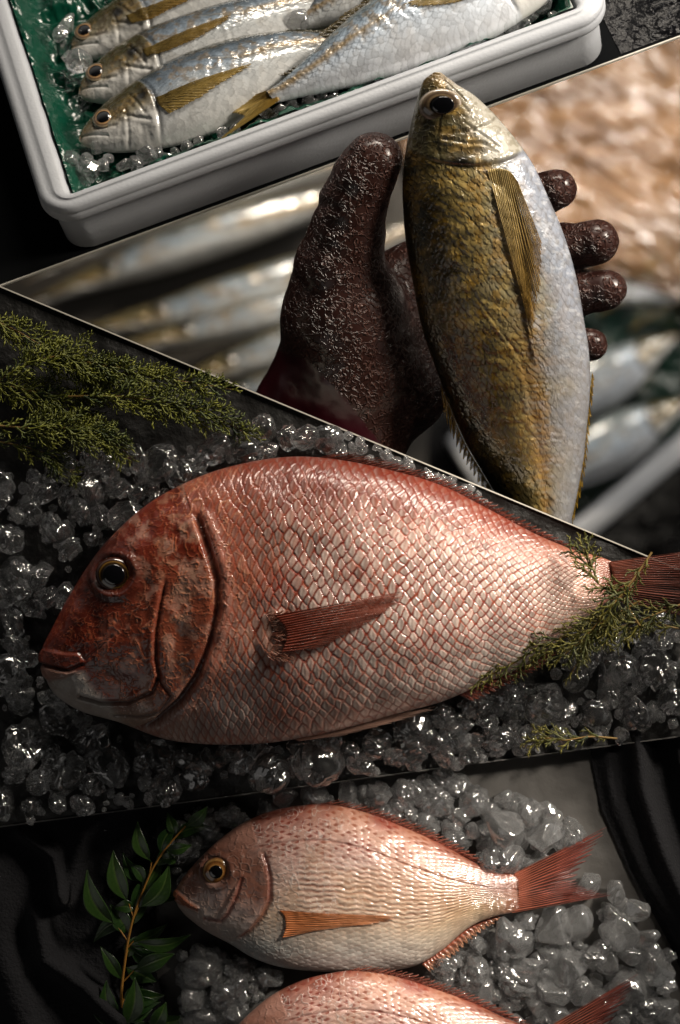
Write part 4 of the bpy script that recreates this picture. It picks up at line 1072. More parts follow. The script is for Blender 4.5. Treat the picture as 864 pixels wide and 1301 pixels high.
# ------------------------------------------------------------------ the small red breams on the stone counter
Fm = Frame(-6.0)
mtop = [(222, 1137), (225, 1127), (234, 1113), (252, 1092), (276, 1069), (308, 1046), (346, 1030), (384, 1023), (420, 1022), (468, 1033), (518, 1053), (562, 1073), (600, 1094), (630, 1107), (652, 1111), (668, 1120), (676, 1130)]
mbot = [(223, 1142), (227, 1152), (238, 1165), (262, 1183), (292, 1199), (320, 1216), (350, 1227), (386, 1233), (430, 1235), (480, 1234), (524, 1228), (560, 1208), (596, 1178), (628, 1164), (650, 1159), (667, 1149), (676, 1139)]
mth = [0.8, 8, 15, 24, 33, 40, 45, 47, 47, 45, 40, 33, 25, 16, 8, 0.6]
fm_ = Fish(mtop, mbot, mth, 640, 340, Fm)
x, y, T, up = fm_.X.copy(), fm_.Y.copy(), fm_.T, fm_.up
arc = fm_.arc[:, None] + 0 * T; hw = fm_.width[:, None] / 2 + 0 * T
gill = [(332, 1076), (339, 1094), (342, 1112), (342, 1134), (332, 1156), (318, 1174), (298, 1190)]
pre = [(309, 1110), (303, 1130), (296, 1146), (290, 1157), (282, 1166), (262, 1164)]
jaw = [(304, 1112), (288, 1140), (276, 1160)]
dG, sG, pG = dpoly(x, y, gill); nape = sst(0.16, 0.0, pG) + sst(0.86, 1.0, pG); aft = sst(-1.5 - 24 * nape, 1.5 + 20 * nape, np.where(sG < 0, dG, -dG) + nape * 26 * (fbm(x / 9, y / 9, 77, 3) - 0.5)) * up
dP, sP, pP = dpoly(x, y, pre); dJ, _, _ = dpoly(x, y, jaw)
w1 = fbm(x / 22, y / 22, 105, 3) - 0.5; w2 = fbm(x / 22, y / 22, 106, 3) - 0.5
# the scale rows follow the back and become straight stripes along the flank
qq = T * 15.0
R, DX, ID, SH, _ = scales(arc / 8.6 + w1 * 0.5, qq + w2 * 0.35, 0.10, a=1.15, b=0.62, seed=31, pw=1.8)
worm = np.abs(fbm(x / 8, y / 8, 141, 2) - 0.5); net = 1 - sst(0.0, 0.05, worm)
h = aft * (SH - 0.5) * 1.5 + net * 0.6 * (1 - aft) + 0.7 * net * aft * sst(430, 350, x)
row = np.cos(2 * np.pi * (qq + w2 * 0.9 + 0.25 * (fbm(x / 9, y / 9, 131, 3) - 0.5) * 2) * 1.0)
dash = 0.35 + 0.9 * vnoise(x / 7, qq * 1.0, 133)
mid = np.exp(-((T + 0.05) / 0.42) ** 4) * sst(350, 400, x)
h += aft * mid * row * dash * 0.42
cen = sst(0.0, 0.08, pG) * (1 - sst(0.9, 1.0, pG))
slit = np.where(sG < 0, dG, -dG)
h += cen * (2.4 * sst(-24, -2, slit) * (slit < 0) - 2.6 * np.exp(-((slit - 3) / 2.6) ** 2))
h += (-2.2 * np.exp(-(dP / 2.0) ** 2) + 1.2 * np.exp(-((np.where(sP < 0, dP, -dP) + 5) / 4) ** 2) - 1.8 * np.exp(-(dJ / 2.2) ** 2)) * (1 - aft)
lip = [(219, 1138), (236, 1146), (252, 1153)]
dL, sL, _ = dpoly(x, y, lip)
upl = softpoly(x, y, [(216, 1130), (226, 1130), (242, 1142), (254, 1149), (252, 1155), (236, 1149), (216, 1140)], 2.5)
h += 3.0 * upl - 2.5 * np.exp(-(dL / 1.6) ** 2)
ey = np.hypot(x - 276, y - 1103)
h += 2.2 * np.exp(-((ey - 20) / 4.0) ** 2) - 3.0 * sst(18, 10, ey)
h += (fbm(x / 15, y / 15, 108, 4) - 0.5) * 2.6 * (1 - aft) + (fbm(x / 50, y / 40, 109, 3) - 0.5) * 5 * aft
lat = -0.62 + 0.42 * sst(0.45, 1.0, fm_.Sg)
dl = (T - lat) * hw
h += -1.0 * np.exp(-(dl / 1.5) ** 2) * aft
fm_.displace(h)
n1 = fbm(x / 45, y / 45, 112, 4); n2 = fbm(x / 11, y / 11, 113, 4); n3 = fbm(x / 4, y / 4, 114, 3)
stops = [(-1, srgb(150, 88, 74)), (-0.75, srgb(206, 164, 152)), (-0.4, srgb(212, 180, 170)), (0.0, srgb(206, 176, 158)), (0.35, srgb(206, 186, 166)), (0.65, srgb(206, 200, 192)), (1, srgb(214, 214, 212))]
tt = T + (n1 - 0.5) * 0.3
c = np.stack([np.interp(tt, [s[0] for s in stops], [s[1][k] for s in stops]) for k in range(3)], -1)
c = mix(c, srgb(206, 170, 118), 0.55 * sst(480, 620, x) * sst(-0.3, 0.3, T))
c = mix(c, srgb(150, 168, 172), 0.55 * sst(0.45, 0.8, tt) * sst(440, 330, x))
dots = sst(0.62, 0.25, R) * sst(0.25, 0.5, hsh(np.round(ID * 4096), 1, 7) + 0.15)
upz = sst(-0.28, -0.5, T)
c = mix(c, srgb(128, 46, 32), dots * upz * 0.85 * aft)
c = mix(c, srgb(128, 80, 56), np.clip(sst(0.1, -0.7, row) * mid * 0.75 * aft * dash * (0.4 + n2), 0, 1))
c = mix(c, srgb(226, 206, 186), sst(0.2, 0.9, row) * mid * 0.40 * aft)
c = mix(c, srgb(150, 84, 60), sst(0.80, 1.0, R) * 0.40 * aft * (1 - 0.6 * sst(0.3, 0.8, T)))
c = mix(c, srgb(120, 52, 40), np.exp(-(dl / 1.4) ** 2) * 0.55 * aft)
c = mix(c, srgb(236, 228, 222), net * 0.5 * aft * sst(560, 380, x))  # white worm-like highlights painted over the front flank
c = c * (0.85 + 0.3 * ID)[..., None] * (1 - 0.2 * (n3 - 0.5))[..., None]
hd = mix(srgb(160, 108, 90), srgb(200, 160, 146), sst(0.35, 0.65, n1 + 0.15 * T))
hd = mix(hd, srgb(196, 168, 154), net * 0.45); hd = mix(hd, srgb(92, 58, 46), sst(0.55, 0.75, n2) * 0.4)
hd = mix(hd, srgb(188, 176, 168), sst(1136, 1175, y + 0.25 * (300 - x)) * 0.75)
hd = mix(hd, srgb(84, 48, 38), np.exp(-((ey - 20) / 8.0) ** 2) * 0.55)
hd = mix(hd, srgb(168, 92, 56), upl * 0.9)
hd = mix(hd, srgb(150, 64, 48), np.exp(-(dP / 3) ** 2) * 0.6)
hd = mix(hd, srgb(184, 136, 120), 0.75 * sst(1090, 1060, y + 10 * n2))
aftc = aft * (1 - nape) + nape * sst(-34, 40, np.where(sG < 0, dG, -dG) + 30 * (n2 - 0.5)) * up
c = mix(hd, c, aftc)
c = mix(c, srgb(158, 92, 68), sst(600, 668, x + 12 * (n2 - 0.5)))
c = mix(c, srgb(130, 44, 26), cen * np.exp(-((slit - 2.0) / 3.0) ** 2) * 0.8)
c = c * (1 - 0.35 * sst(520, 640, x) * aft)[..., None]  # colour darkened towards the tail to offset the hot counter lamp
c = mix(c, srgb(196, 150, 110), 0.25 * aft * sst(0.35, 0.7, n1)) * 0.74
GS = 'red bream laid on ice'
bream = thing('bream', 'smaller pink bream on ice, its whole side showing, snout by the leafy branch', 'fish', Fm(430, 1130, -34), GS)
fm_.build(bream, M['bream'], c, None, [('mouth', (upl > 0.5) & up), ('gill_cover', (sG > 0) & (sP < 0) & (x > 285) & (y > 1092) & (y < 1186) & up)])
eye(bream, fm_, 276, 1103, 17.5, 17.5, 0, [(0, srgb(8, 8, 8)), (0.44, srgb(12, 10, 8)), (0.50, srgb(170, 124, 66)), (0.60, srgb(130, 84, 42)), (0.74, srgb(84, 52, 24)), (0.84, srgb(150, 112, 62)), (1, srgb(84, 52, 36))], 0.48, 0.40, 1.0, pup_off=(0, 0))
zp = fm_.z_at(358, 1165)
pt = [(502, 1157), (498, 1162), (470, 1167), (418, 1172), (390, 1177)]
fin('pectoral_fin', bream, Fm, [(356, 1149), (362, 1156), (364, 1170), (360, 1183)], pt, 13, zp + 3, [fm_.z_at(a, b) + 3 for a, b in pt], srgb(196, 120, 70), srgb(192, 132, 92), jag=0.05, ray_amp=1.2, nseg=50, dark=0.4, hug=fm_, thin=0.55)
fin('dorsal_fin', bream, Fm, [(404, 1022), (468, 1034), (518, 1054), (562, 1074), (622, 1104)], [(432, 1015), (486, 1028), (536, 1048), (580, 1070), (634, 1103)], 30, 0, 5, srgb(120, 52, 40), srgb(190, 122, 104), jag=0.6, ray_amp=1.6, nseg=14)
fin('anal_fin', bream, Fm, [(632, 1164), (596, 1180), (562, 1208), (536, 1226)], [(640, 1166), (606, 1190), (574, 1218), (548, 1236)], 18, -4, -2, srgb(160, 84, 62), srgb(196, 150, 120), jag=0.35, nseg=12)
fin('tail_fin', bream, Fm, [(652, 1110), (656, 1121), (658, 1134), (656, 1147), (650, 1160)], [(772, 1049), (758, 1076), (734, 1117), (752, 1128), (779, 1137)], 20, [1, 6, 7, 6, 1], [6, 4, -2, 2, -2], srgb(150, 86, 66), srgb(136, 62, 54), jag=0.22, ray_amp=2.4, nseg=56, dark=0.7)
# the second one, nearer, laid over the first one's belly
b2 = copy_tree(bream)
an = math.radians(4.0)
b2['label'] = 'lowest pink bream, laid across the belly of the small bream above it'
R0 = np.array(bream['_w']); piv = Fm(421, 1022, 0); dst = Fm(456, 1228, 26)
ca, sa = math.cos(an), math.sin(an)
d = R0 - piv; nl = np.array([d[0] * ca - d[1] * sa, d[0] * sa + d[1] * ca, d[2]]) + dst
b2.location = Vector(nl * S); b2.rotation_euler = (0, 0, an); b2['_w'] = [float(v) for v in nl]
# ------------------------------------------------------------------ ice
import bmesh
def ico(n):
    bm = bmesh.new(); bmesh.ops.create_icosphere(bm, subdivisions=n, radius=1.0)
    V = np.array([v.co[:] for v in bm.verts]); F = np.array([[v.index for v in f.verts] for f in bm.faces]); bm.free()
    return V, F
IV, IF = ico(5)
def ice_sharp(seed):
    """a broken lump: flat faces meeting in barely melted edges"""
    r = np.random.default_rng(seed); V = IV
    ng = r.integers(9, 16); N = r.normal(size=(ng, 3)); N /= np.linalg.norm(N, axis=1)[:, None]
    off = r.uniform(0.55, 0.90, ng); d = V @ N.T; rad = np.full(len(V), 1.02)
    for k in range(ng):
        t = np.where(d[:, k] > 0.05, off[k] / np.maximum(d[:, k], 1e-3), 9); kk_ = 0.022
        hh = np.clip(0.5 + 0.5 * (t - rad) / kk_, 0, 1); rad = t * (1 - hh) + rad * hh - kk_ * hh * (1 - hh)
    nz = fbm(V[:, 0] * 2.2 + seed, V[:, 1] * 2.2 + V[:, 2] * 1.9, seed, 4)
    V = V * (rad * (0.93 + 0.14 * nz))[:, None] * r.uniform(0.8, 1.15, 3)
    return V / np.abs(V).max()
def ice_shape(seed):
    r = np.random.default_rng(seed)
    V = IV.copy()
    ng = r.integers(5, 11)
    N = r.normal(size=(ng, 3)); N /= np.linalg.norm(N, axis=1)[:, None]
    off = r.uniform(0.62, 0.95, ng)
    d = V @ N.T
    rad = np.ones(len(V))
    for k in range(ng):           # melted flats, rounded where they meet
        t = off[k] / np.maximum(d[:, k], 1e-3)
        t = np.where(d[:, k] > 0.05, t, 9)
        kk_ = 0.035; hh = np.clip(0.5 + 0.5 * (t - rad) / kk_, 0, 1)
        rad = t * (1 - hh) + rad * hh - kk_ * hh * (1 - hh)
    nz = fbm(V[:, 0] * 1.6 + seed, V[:, 1] * 1.6 + V[:, 2] * 1.3, seed, 3)
    n2 = fbm(V[:, 0] * 3.6 + seed, V[:, 2] * 3.6 + V[:, 1] * 3.1, seed + 7, 2)
    pit = np.clip(fbm(V[:, 1] * 2.1 - seed, V[:, 2] * 2.1 + V[:, 0] * 1.7, seed + 9, 2) - 0.52, 0, 1)
    rad = rad * (0.84 + 0.26 * nz + 0.10 * n2 - 0.9 * pit)
    V = V * rad[:, None] * r.uniform(0.84, 1.10, 3)
    return V / np.abs(V).max()
proto = {}
def ice(kind, mat, x, y, r, frame, h, label, group, rot=None):
    k = (kind, random.randrange(14))
    if k not in proto:
        me_o = mesh('ice_chunk', (ice_sharp if (kind == 'cloudy' and k[1] % 3) or kind == 'film' else ice_shape)(100 + k[1] + 50 * len(kind)), IF, mat); proto[k] = me_o.data
        bpy.data.objects.remove(me_o)
    o = bpy.data.objects.new('ice_chunk', proto[k]); COL.objects.link(o)
    o.location = Vector(frame(x, y, h) * S)
    r = r * (1.12 if kind != 'film' else 1.0)
    o.scale = (r * random.uniform(0.88, 1.12), r * random.uniform(0.88, 1.12), r * random.uniform(0.75, 1.0))
    o.rotation_euler = rot or (random.uniform(0, 6.3), random.uniform(0, 6.3), random.uniform(0, 6.3))
    tag(o, label, 'ice', group)
    return o

def crumbs(name, label, regs, n, rr, frame, h0, mat, ok):
    b = Bag(); CV, CF = ico(2)
    for _ in range(n):
        rg = random.choice(regs); xs = [p[0] for p in rg]; ys = [p[1] for p in rg]
        x, y = random.uniform(min(xs), max(xs)), random.uniform(min(ys), max(ys))
        if not inpoly(np.array(x), np.array(y), rg) or not ok(x, y, 4): continue
        r = random.uniform(*rr)
        q = CV * (0.65 + 0.6 * fbm(CV[:, 0] * 2 + x, CV[:, 1] * 2 + CV[:, 2] * 1.7, int(x * 7 + y) % 999, 2))[:, None] * r * np.array([random.uniform(.7, 1.2), random.uniform(.7, 1.2), random.uniform(.6, 1)])
        a = random.uniform(0, 6.3); ca, sa = math.cos(a), math.sin(a)
        q = np.stack([q[:, 0] * ca - q[:, 1] * sa, q[:, 0] * sa + q[:, 1] * ca, q[:, 2]], -1)
        b.add(q + frame(x, y, r * 0.6 + random.uniform(0, h0)), CF)
    o = b.build(name, mat, loc=frame(432, 800 if frame is F0 else 1150, 0)); tag(o, label, 'crushed ice', None, 'stuff')
def pack(region, n, rr, existing, gap=0.72, tries=9000):
    out = []
    xs = [p[0] for p in region]; ys = [p[1] for p in region]
    for _ in range(tries):
        if len(out) >= n: break
        x, y = random.uniform(min(xs), max(xs)), random.uniform(min(ys), max(ys))
        if not inpoly(np.array(x), np.array(y), region): continue
        r = random.uniform(*rr)
        if all(math.hypot(x - a, y - b) > gap * (r + c) for a, b, c in existing + out): out.append((x, y, r))
    return out

LB, GI = 'clear melting ice chunk in the dark heap around the large red bream', 'ice around the large red bream'
named3 = [(70, 673, 28), (273, 570, 24), (415, 560, 22), (128, 656, 17), (160, 655, 22), (205, 640, 22), (230, 605, 24), (120, 622, 26), (365, 556, 16), (340, 575, 15), (12, 853, 24), (78, 911, 24), (122, 935, 33), (35, 944, 35), (80, 983, 29), (140, 972, 26), (212, 1001, 25), (184, 946, 17), (260, 965, 20), (310, 968, 19), (342, 980, 31), (405, 966, 30),
          (605, 896, 27), (650, 905, 20), (688, 892, 28), (632, 938, 20), (575, 935, 22), (548, 940, 18), (525, 922, 26), (783, 853, 29), (836, 850, 29), (806, 905, 29), (756, 905, 26), (853, 890, 20), (714, 935, 20), (478, 945, 22), (500, 962, 16), (440, 958, 20), (845, 925, 24), (770, 935, 22), (660, 880, 14), (595, 955, 18), (730, 860, 20)]
fish3 = [(x, y) for x, y in stop] + [(x, y) for x, y in sbot[::-1]]
def on_slab(x, y, r): return y - r * 0.8 > L2(x) and y + r * 0.75 < L3(x)
pl = [p for p in named3]
regs = [([(0, 600), (60, 590), (200, 575), (330, 540), (430, 555), (360, 580), (190, 645), (100, 735), (40, 850), (50, 900), (0, 900)], 40, (11, 25)),
        ([(0, 860), (50, 860), (120, 915), (220, 945), (320, 950), (440, 935), (560, 900), (600, 890), (560, 985), (0, 1050)], 34, (12, 25)),
        ([(560, 905), (640, 870), (720, 820), (780, 800), (880, 780), (880, 935), (560, 985)], 36, (10, 22)),
        ([(420, 545), (560, 600), (640, 640), (600, 640), (520, 605), (420, 580)], 7, (9, 15))]
for rg, n, rr in regs:
    pl += pack(rg, n, rr, pl, 0.52)
inner = [(432 + (a - 432) * 0.94, 765 + (b - 765) * 0.90) for a, b in fish3]
cnt3 = 0
for (x, y, r) in pl:
    if not on_slab(x, y, r) or inpoly(np.array(x), np.array(y), inner): continue
    ice('clear', M['ice'], x, y, r, F0, r * 0.55 + (random.uniform(0, 10) if r < 20 else 2), LB, GI); cnt3 += 1

M['ice_bits'] = mat_ice('crushed_ice', 0.10, 0.03, 0.10, 160.0)
crumbs('crushed_ice', 'fine crushed ice scattered over the dark slate around the large bream', [r[0] for r in regs], 900, (3.5, 9), F0, 12, M['ice_bits'], lambda x, y, r: on_slab(x, y, r) and not inpoly(np.array(x), np.array(y), inner))
LC, GC = 'cloudy ice chunk in the pile around the two small pink breams', 'ice around the small pink breams'
named4 = [(643, 1187, 26), (668, 1225, 24), (655, 1242, 26), (700, 1175, 26), (730, 1170, 24), (690, 1215, 20), (785, 1175, 27), (830, 1225, 28), (795, 1250, 26), (750, 1215, 22), (720, 1225, 24), (655, 1190, 24), (600, 1235, 26), (612, 1262, 22), (640, 1045, 36), (632, 1090, 30), (690, 1060, 32), (585, 1035, 18), (555, 1020, 24), (520, 1005, 22), (600, 1015, 20), (665, 1035, 24), (480, 1005, 24), (440, 1000, 22), (400, 1008, 22), (360, 1012, 24), (340, 1030, 20), (720, 1060, 24), (258, 1226, 26), (285, 1262, 22), (245, 1265, 18), (300, 1285, 18), (262, 1290, 20), (225, 1075, 20), (240, 1120, 14), (780, 1130, 18), (745, 1120, 20), (815, 1190, 20), (845, 1250, 16), (580, 1265, 20), (560, 1245, 18), (770, 1215, 20), (735, 1255, 22), (700, 1255, 24), (760, 1275, 24), (820, 1280, 22)]
pl = list(named4)
regs = [([(600, 1180), (690, 1160), (800, 1140), (850, 1200), (860, 1301), (560, 1301), (540, 1240)], 46, (10, 20)),
        ([(330, 1020), (560, 985), (700, 1030), (740, 1060), (660, 1105), (560, 1060), (420, 1015)], 26, (10, 20)),
        ([(230, 1200), (300, 1210), (360, 1240), (300, 1290), (230, 1301)], 14, (9, 17)),
        ([(215, 1040), (300, 1020), (320, 1035), (240, 1090), (220, 1110)], 7, (10, 18))]
for rg, n, rr in regs:
    pl += pack(rg, n, rr, pl, 0.52)
fish4 = mtop + mbot[::-1]
inner4 = [(450 + (a - 450) * 0.93, 1130 + (b - 1130) * 0.86) for a, b in fish4]
cnt4 = 0
for (x, y, r) in pl:
    if y - r * 0.2 < L3(x) or inpoly(np.array(x), np.array(y), inner4): continue
    hh = r * 0.6 + (random.uniform(0, 14) if r < 20 else 4)
    if y < L3(x) + 30: hh = min(hh, 16); r = min(r, 15 + (y - L3(x)) * 0.6)
    ice('cloudy', M['ice_cloudy'], x, y, r, FS, hh, LC, GC); cnt4 += 1

crumbs('crushed_ice', 'fine crushed ice scattered under the two small pink breams', [r[0] for r in regs], 900, (3.5, 9), FS, 14, M['ice_bits'], lambda x, y, r: y > L3(x) + 5 and not inpoly(np.array(x), np.array(y), inner4))
LD, GD = 'clear wet ice chunk tucked against the green film in the foam box', 'ice in the foam box'
named1 = [(93, 208, 15), (118, 222, 16), (190, 205, 16), (176, 214, 12), (205, 200, 10), (125, 190, 10), (95, 70, 18), (80, 60, 12), (75, 12, 14), (65, 25, 11), (360, 150, 12), (372, 142, 11), (395, 140, 13), (350, 160, 10), (410, 130, 10), (380, 25, 17), (425, 128, 9), (686, 17, 16), (662, 42, 12), (648, 48, 11), (632, 62, 11), (612, 72, 10), (625, 70, 9), (600, 84, 8), (672, 28, 10), (590, 86, 9), (565, 96, 8), (440, 132, 8), (456, 130, 9), (470, 122, 8), (330, 165, 9), (340, 150, 9), (215, 205, 8), (110, 235, 9), (135, 215, 9), (655, 60, 8), (700, 30, 9), (112, 205, 9), (140, 205, 8), (240, 193, 9), (255, 186, 8), (285, 178, 9), (300, 170, 8), (225, 198, 7), (385, 146, 9), (402, 138, 8), (420, 134, 9), (160, 214, 9), (498, 112, 8), (520, 108, 8), (545, 100, 7)]
for (x, y, r) in named1:
    ice('film', M['ice_cloudy'], x, y, r * 1.15, B1, -6 + r * 0.5, LD, GD)
print('ICE', cnt3, cnt4, len(named1))
# ------------------------------------------------------------------ cypress sprigs and the leafy branch
def sprig(name, label, path, width, frame, zf, group, seed, dens=1.0, cols=((92, 100, 26), (52, 74, 22)), stem_r=1.4, droop=0.0):
    r = random.Random(seed)
    p = catmull(path, 60); L = np.r_[0, np.cumsum(np.hypot(*(p[1:] - p[:-1]).T))]
    root = thing(name, label, 'sprig', frame(*p[0], zf(0)), group)
    bs = Bag(); bf = Bag()
    zz = np.array([zf(t) for t in np.linspace(0, 1, 60)])
    V, F = tube(frame(p[:, 0], p[:, 1], zz), np.linspace(stem_r, stem_r * 0.4, 60), 6); bs.add(V, F)
    c0, c1 = srgb(*cols[0]), srgb(*cols[1])
    def twig(a, d, ln, z, wd, lev, tone):
        n = 7
        ts = np.linspace(0, 1, n); cv = r.uniform(-0.35, 0.35)
        pts = []; q = np.array(a, float); an = math.atan2(d[1], d[0])
        for k in range(n):
            pts.append((q[0], q[1], z + 3.5 * math.sin(k * 0.8 + z) * 0.4 - droop * k / n + r.uniform(-.3, .3)))
            q = q + ln / (n - 1) * np.array([math.cos(an + cv * k / n), math.sin(an + cv * k / n)])
        pts = np.array(pts)
        V, F = tube(frame(pts[:, 0], pts[:, 1], pts[:, 2]), np.linspace(wd, wd * 0.45, n) * (1 + 0.25 * np.sin(np.arange(n) * 2.6)), 5)
        bf.add(V, F, mix(c1, c0, np.array(np.clip(tone + r.uniform(-.25, .25), 0, 1))) * r.uniform(0.75, 1.2))
        if lev > 0:
            m = max(3, int(ln / 5.0 * dens))
            for k in range(m):
                t = (k + 0.6) / m; i = min(n - 2, int(t * (n - 1)))
                b = pts[i] + (pts[i + 1] - pts[i]) * (t * (n - 1) - i)
                sd = 1 if k % 2 else -1
                a2 = an + cv * t + sd * r.uniform(0.40, 0.68)
                l2 = ln * (0.52 if lev == 2 else 0.46) * (1 - 0.65 * t) * r.uniform(0.7, 1.2) + 2.0
                twig(b[:2], (math.cos(a2), math.sin(a2)), l2, b[2] + r.uniform(-1.5, 2.5), wd * 0.8, lev - 1, tone + 0.12)
    nb = max(5, int(L[-1] / 9.0 * dens))
    for k in range(nb):
        t = 0.06 + 0.92 * (k + r.random() * 0.5) / nb
        i = min(58, int(t * 59)); a = p[i]; d = p[i + 1] - p[i]; an = math.atan2(d[1], d[0])
        sd = 1 if k % 2 else -1
        a2 = an + sd * r.uniform(0.35, 0.62)
        ln = width * (0.35 + 0.65 * math.sin(math.pi * min(1, 0.25 + 0.75 * (1 - t)))) * (1 - 0.55 * t ** 2) * r.uniform(0.8, 1.35)
        twig(a, (math.cos(a2), math.sin(a2)), ln, zz[i] + r.uniform(-2, 4), 1.55, 2 if ln > 22 else 1, r.random() * 0.8)
    twig(p[-1], p[-1] - p[-2], width * 0.35, zz[-1], 1.2, 1, 0.9)
    bs.build('stem', M['cypress_stem'], root); bf.build('foliage', M['cypress'], root)
    return root
GG = 'cypress sprigs on the slate slab'
top_sprigs = [
    ('longest cypress sprig at the upper left, pointing down to the ice ball', [(90, 505), (150, 505), (210, 513), (265, 528), (322, 555)], 44, 30),
    ('cypress sprig at the upper left hugging the pale slab edge', [(60, 440), (120, 470), (180, 478), (240, 487), (296, 496)], 34, 26),
    ('cypress sprig at the upper left with its tip spread over dark slate', [(-20, 540), (40, 545), (90, 545), (130, 553), (165, 578)], 44, 34),
    ('dense cypress sprig in the corner where the two pale edges meet', [(-30, 400), (20, 420), (70, 450), (110, 475), (140, 500)], 46, 22),
    ('drooping cypress sprig hanging lowest at the left edge', [(-20, 560), (20, 565), (55, 575), (80, 590), (98, 604)], 34, 24),
    ('short dark cypress sprig at the far left behind the others', [(-30, 470), (10, 490), (50, 500), (90, 515), (128, 532)], 44, 16),
    ('yellowish cypress sprig curling across the middle of the bunch', [(-20, 500), (30, 470), (80, 455), (130, 466), (170, 470)], 38, 34)]
for i, (lb, pth, w, z) in enumerate(top_sprigs):
    sprig('cypress_sprig', lb, pth, w, F0, lambda t, z=z: z + 10 * math.sin(2.5 * t) - 8 * t, GG, 40 + i, 1.15, ((112, 114, 30), (40, 56, 18)))
def zfish(base):
    return lambda t: base + 10 * math.sin(3.0 * t)
tail_sprigs = [
    ('cypress sprig trailing along the lower edge of the large bream', [(800, 760), (740, 795), (690, 812), (640, 842), (585, 868)], 34, 92, 60),
    ('cypress sprig laid across the tail root of the large bream', [(815, 700), (790, 735), (765, 765), (735, 800), (700, 832)], 44, 100, 0),
    ('thin cypress sprig curving up over the back end of the large bream', [(800, 790), (775, 755), (745, 735), (735, 710), (728, 690)], 38, 100, 0),
    ('cypress sprig spreading over the ice under the large bream tail', [(870, 760), (830, 775), (790, 790), (750, 800), (720, 850)], 46, 62, 0),
    ('small cypress sprig on ice at the lower slab edge', [(780, 935), (745, 932), (715, 936), (690, 934), (668, 940)], 30, 34, 0),
    ('dark cypress sprig beside the tail fin of the large bream', [(880, 800), (850, 795), (825, 790), (800, 795), (780, 805)], 28, 46, 0)]
for i, (lb, pth, w, z, _) in enumerate(tail_sprigs):
    sprig('cypress_sprig', lb, pth, w, F0, zfish(z) if i else (lambda t: 96 - 34 * t), GG, 70 + i, 0.85, ((100, 94, 30), (48, 56, 20)))

branch = thing('leafy_branch', 'green leafy branch with glossy pointed leaves beside the small bream head', 'branch', FS(160, 1300, 10))
bp_ = catmull([(156, 1330), (160, 1301), (156, 1272), (157, 1246), (161, 1215), (165, 1190), (172, 1160), (184, 1127), (198, 1096), (216, 1070), (238, 1045)], 80)
bz = np.linspace(14, 34, 80)
V, F = tube(FS(bp_[:, 0], bp_[:, 1], bz), np.linspace(2.2, 1.1, 80), 8); mesh('stem', V, F, M['stem'], branch)
def leaf(b, t, w, z0, z1, tone, curl):
    n, m = 30, 15
    b, t = np.array(b, float), np.array(t, float); d = t - b; L = np.hypot(*d); d /= L; nn = np.array([-d[1], d[0]])
    u = np.linspace(0, 1, n)[:, None]; v = np.linspace(-1, 1, m)[None]
    pet = 0.08
    wd = w * np.sin(np.pi * ((u - pet) / (1 - pet)).clip(0, 1) ** 0.80) ** 1.05 * (1 - 0.35 * u ** 4) + 0.6
    bend = curl * L * 0.16 * np.sin(np.pi * u)
    X = b[0] + d[0] * L * u + nn[0] * (wd * v + bend); Y = b[1] + d[1] * L * u + nn[1] * (wd * v + bend)
    vein = np.abs(np.sin((u * 9 - np.abs(v) * 1.6) * np.pi))
    Z = z0 + (z1 - z0) * u + 0.22 * wd * np.abs(v) ** 1.3 * np.sign(1) + 5 * np.sin(np.pi * u) + 0.25 * vein - 0.7 * np.exp(-(v / 0.10) ** 2)
    g0, g1 = srgb(24, 50, 16), srgb(58, 84, 32); w = w * 1.1
    C = mix(g0, g1, np.clip(tone + 0.25 * (fbm(u * 5 + X * 0.05, v * 2, 5) - 0.5), 0, 1) + 0 * v)
    C = mix(C, srgb(96, 116, 56), np.exp(-(v / 0.07) ** 2) * 0.5 + 0 * u)
    C = mix(C, srgb(84, 110, 50), 0.25 * sst(0.25, 0.0, vein))
    tp = FS(X, Y, Z).reshape(-1, 3); bt = FS(X, Y, Z - 0.7).reshape(-1, 3)
    F = gridF(n, m); k = n * m; idx = np.arange(k).reshape(n, m)
    rim = np.r_[idx[0, :], idx[1:, -1], idx[-1, -2::-1], idx[-2:0:-1, 0]]; rn = np.roll(rim, -1)
    FF = np.vstack([F, F[:, ::-1] + k, np.stack([rim, rim + k, rn + k, rn], -1)])
    mesh('leaf', np.vstack([tp, bt]), FF, M['leaf'], branch, np.vstack([C.reshape(-1, 3)] * 2))
LV = [((151, 1172), (115, 1099), 12, .4), ((166, 1143), (147, 1076), 12, .45), ((195, 1091), (178, 1039), 9, .5), ((178, 1149), (217, 1094), 13, .35), ((172, 1191), (244, 1182), 9, .3), ((172, 1229), (224, 1205), 11, .25),
      ((161, 1302), (174, 1236), 13, .35), ((157, 1242), (131, 1197), 8, .35), ((155, 1294), (138, 1240), 11, .15), ((194, 1305), (213, 1268), 10, .3), ((238, 1045), (266, 1019), 8, .3), ((212, 1075), (246, 1068), 7, .3),
      ((162, 1215), (180, 1185), 8, .2), ((182, 1130), (208, 1085), 9, .25), ((168, 1175), (196, 1130), 9, .2), ((205, 1086), (232, 1078), 8, .4), ((170, 1165), (120, 1195), 9, .1), ((160, 1225), (200, 1245), 11, .1),
      ((186, 1120), (165, 1092), 7, .2), ((176, 1150), (146, 1150), 8, .15), ((160, 1262), (210, 1262), 11, .1), ((226, 1058), (214, 1030), 7, .3), ((150, 1290), (120, 1275), 10, .05), ((180, 1300), (240, 1290), 11, .15), ((165, 1200), (205, 1215), 10, .1), ((220, 1064), (270, 1048), 8, .15)]
rl = random.Random(9)
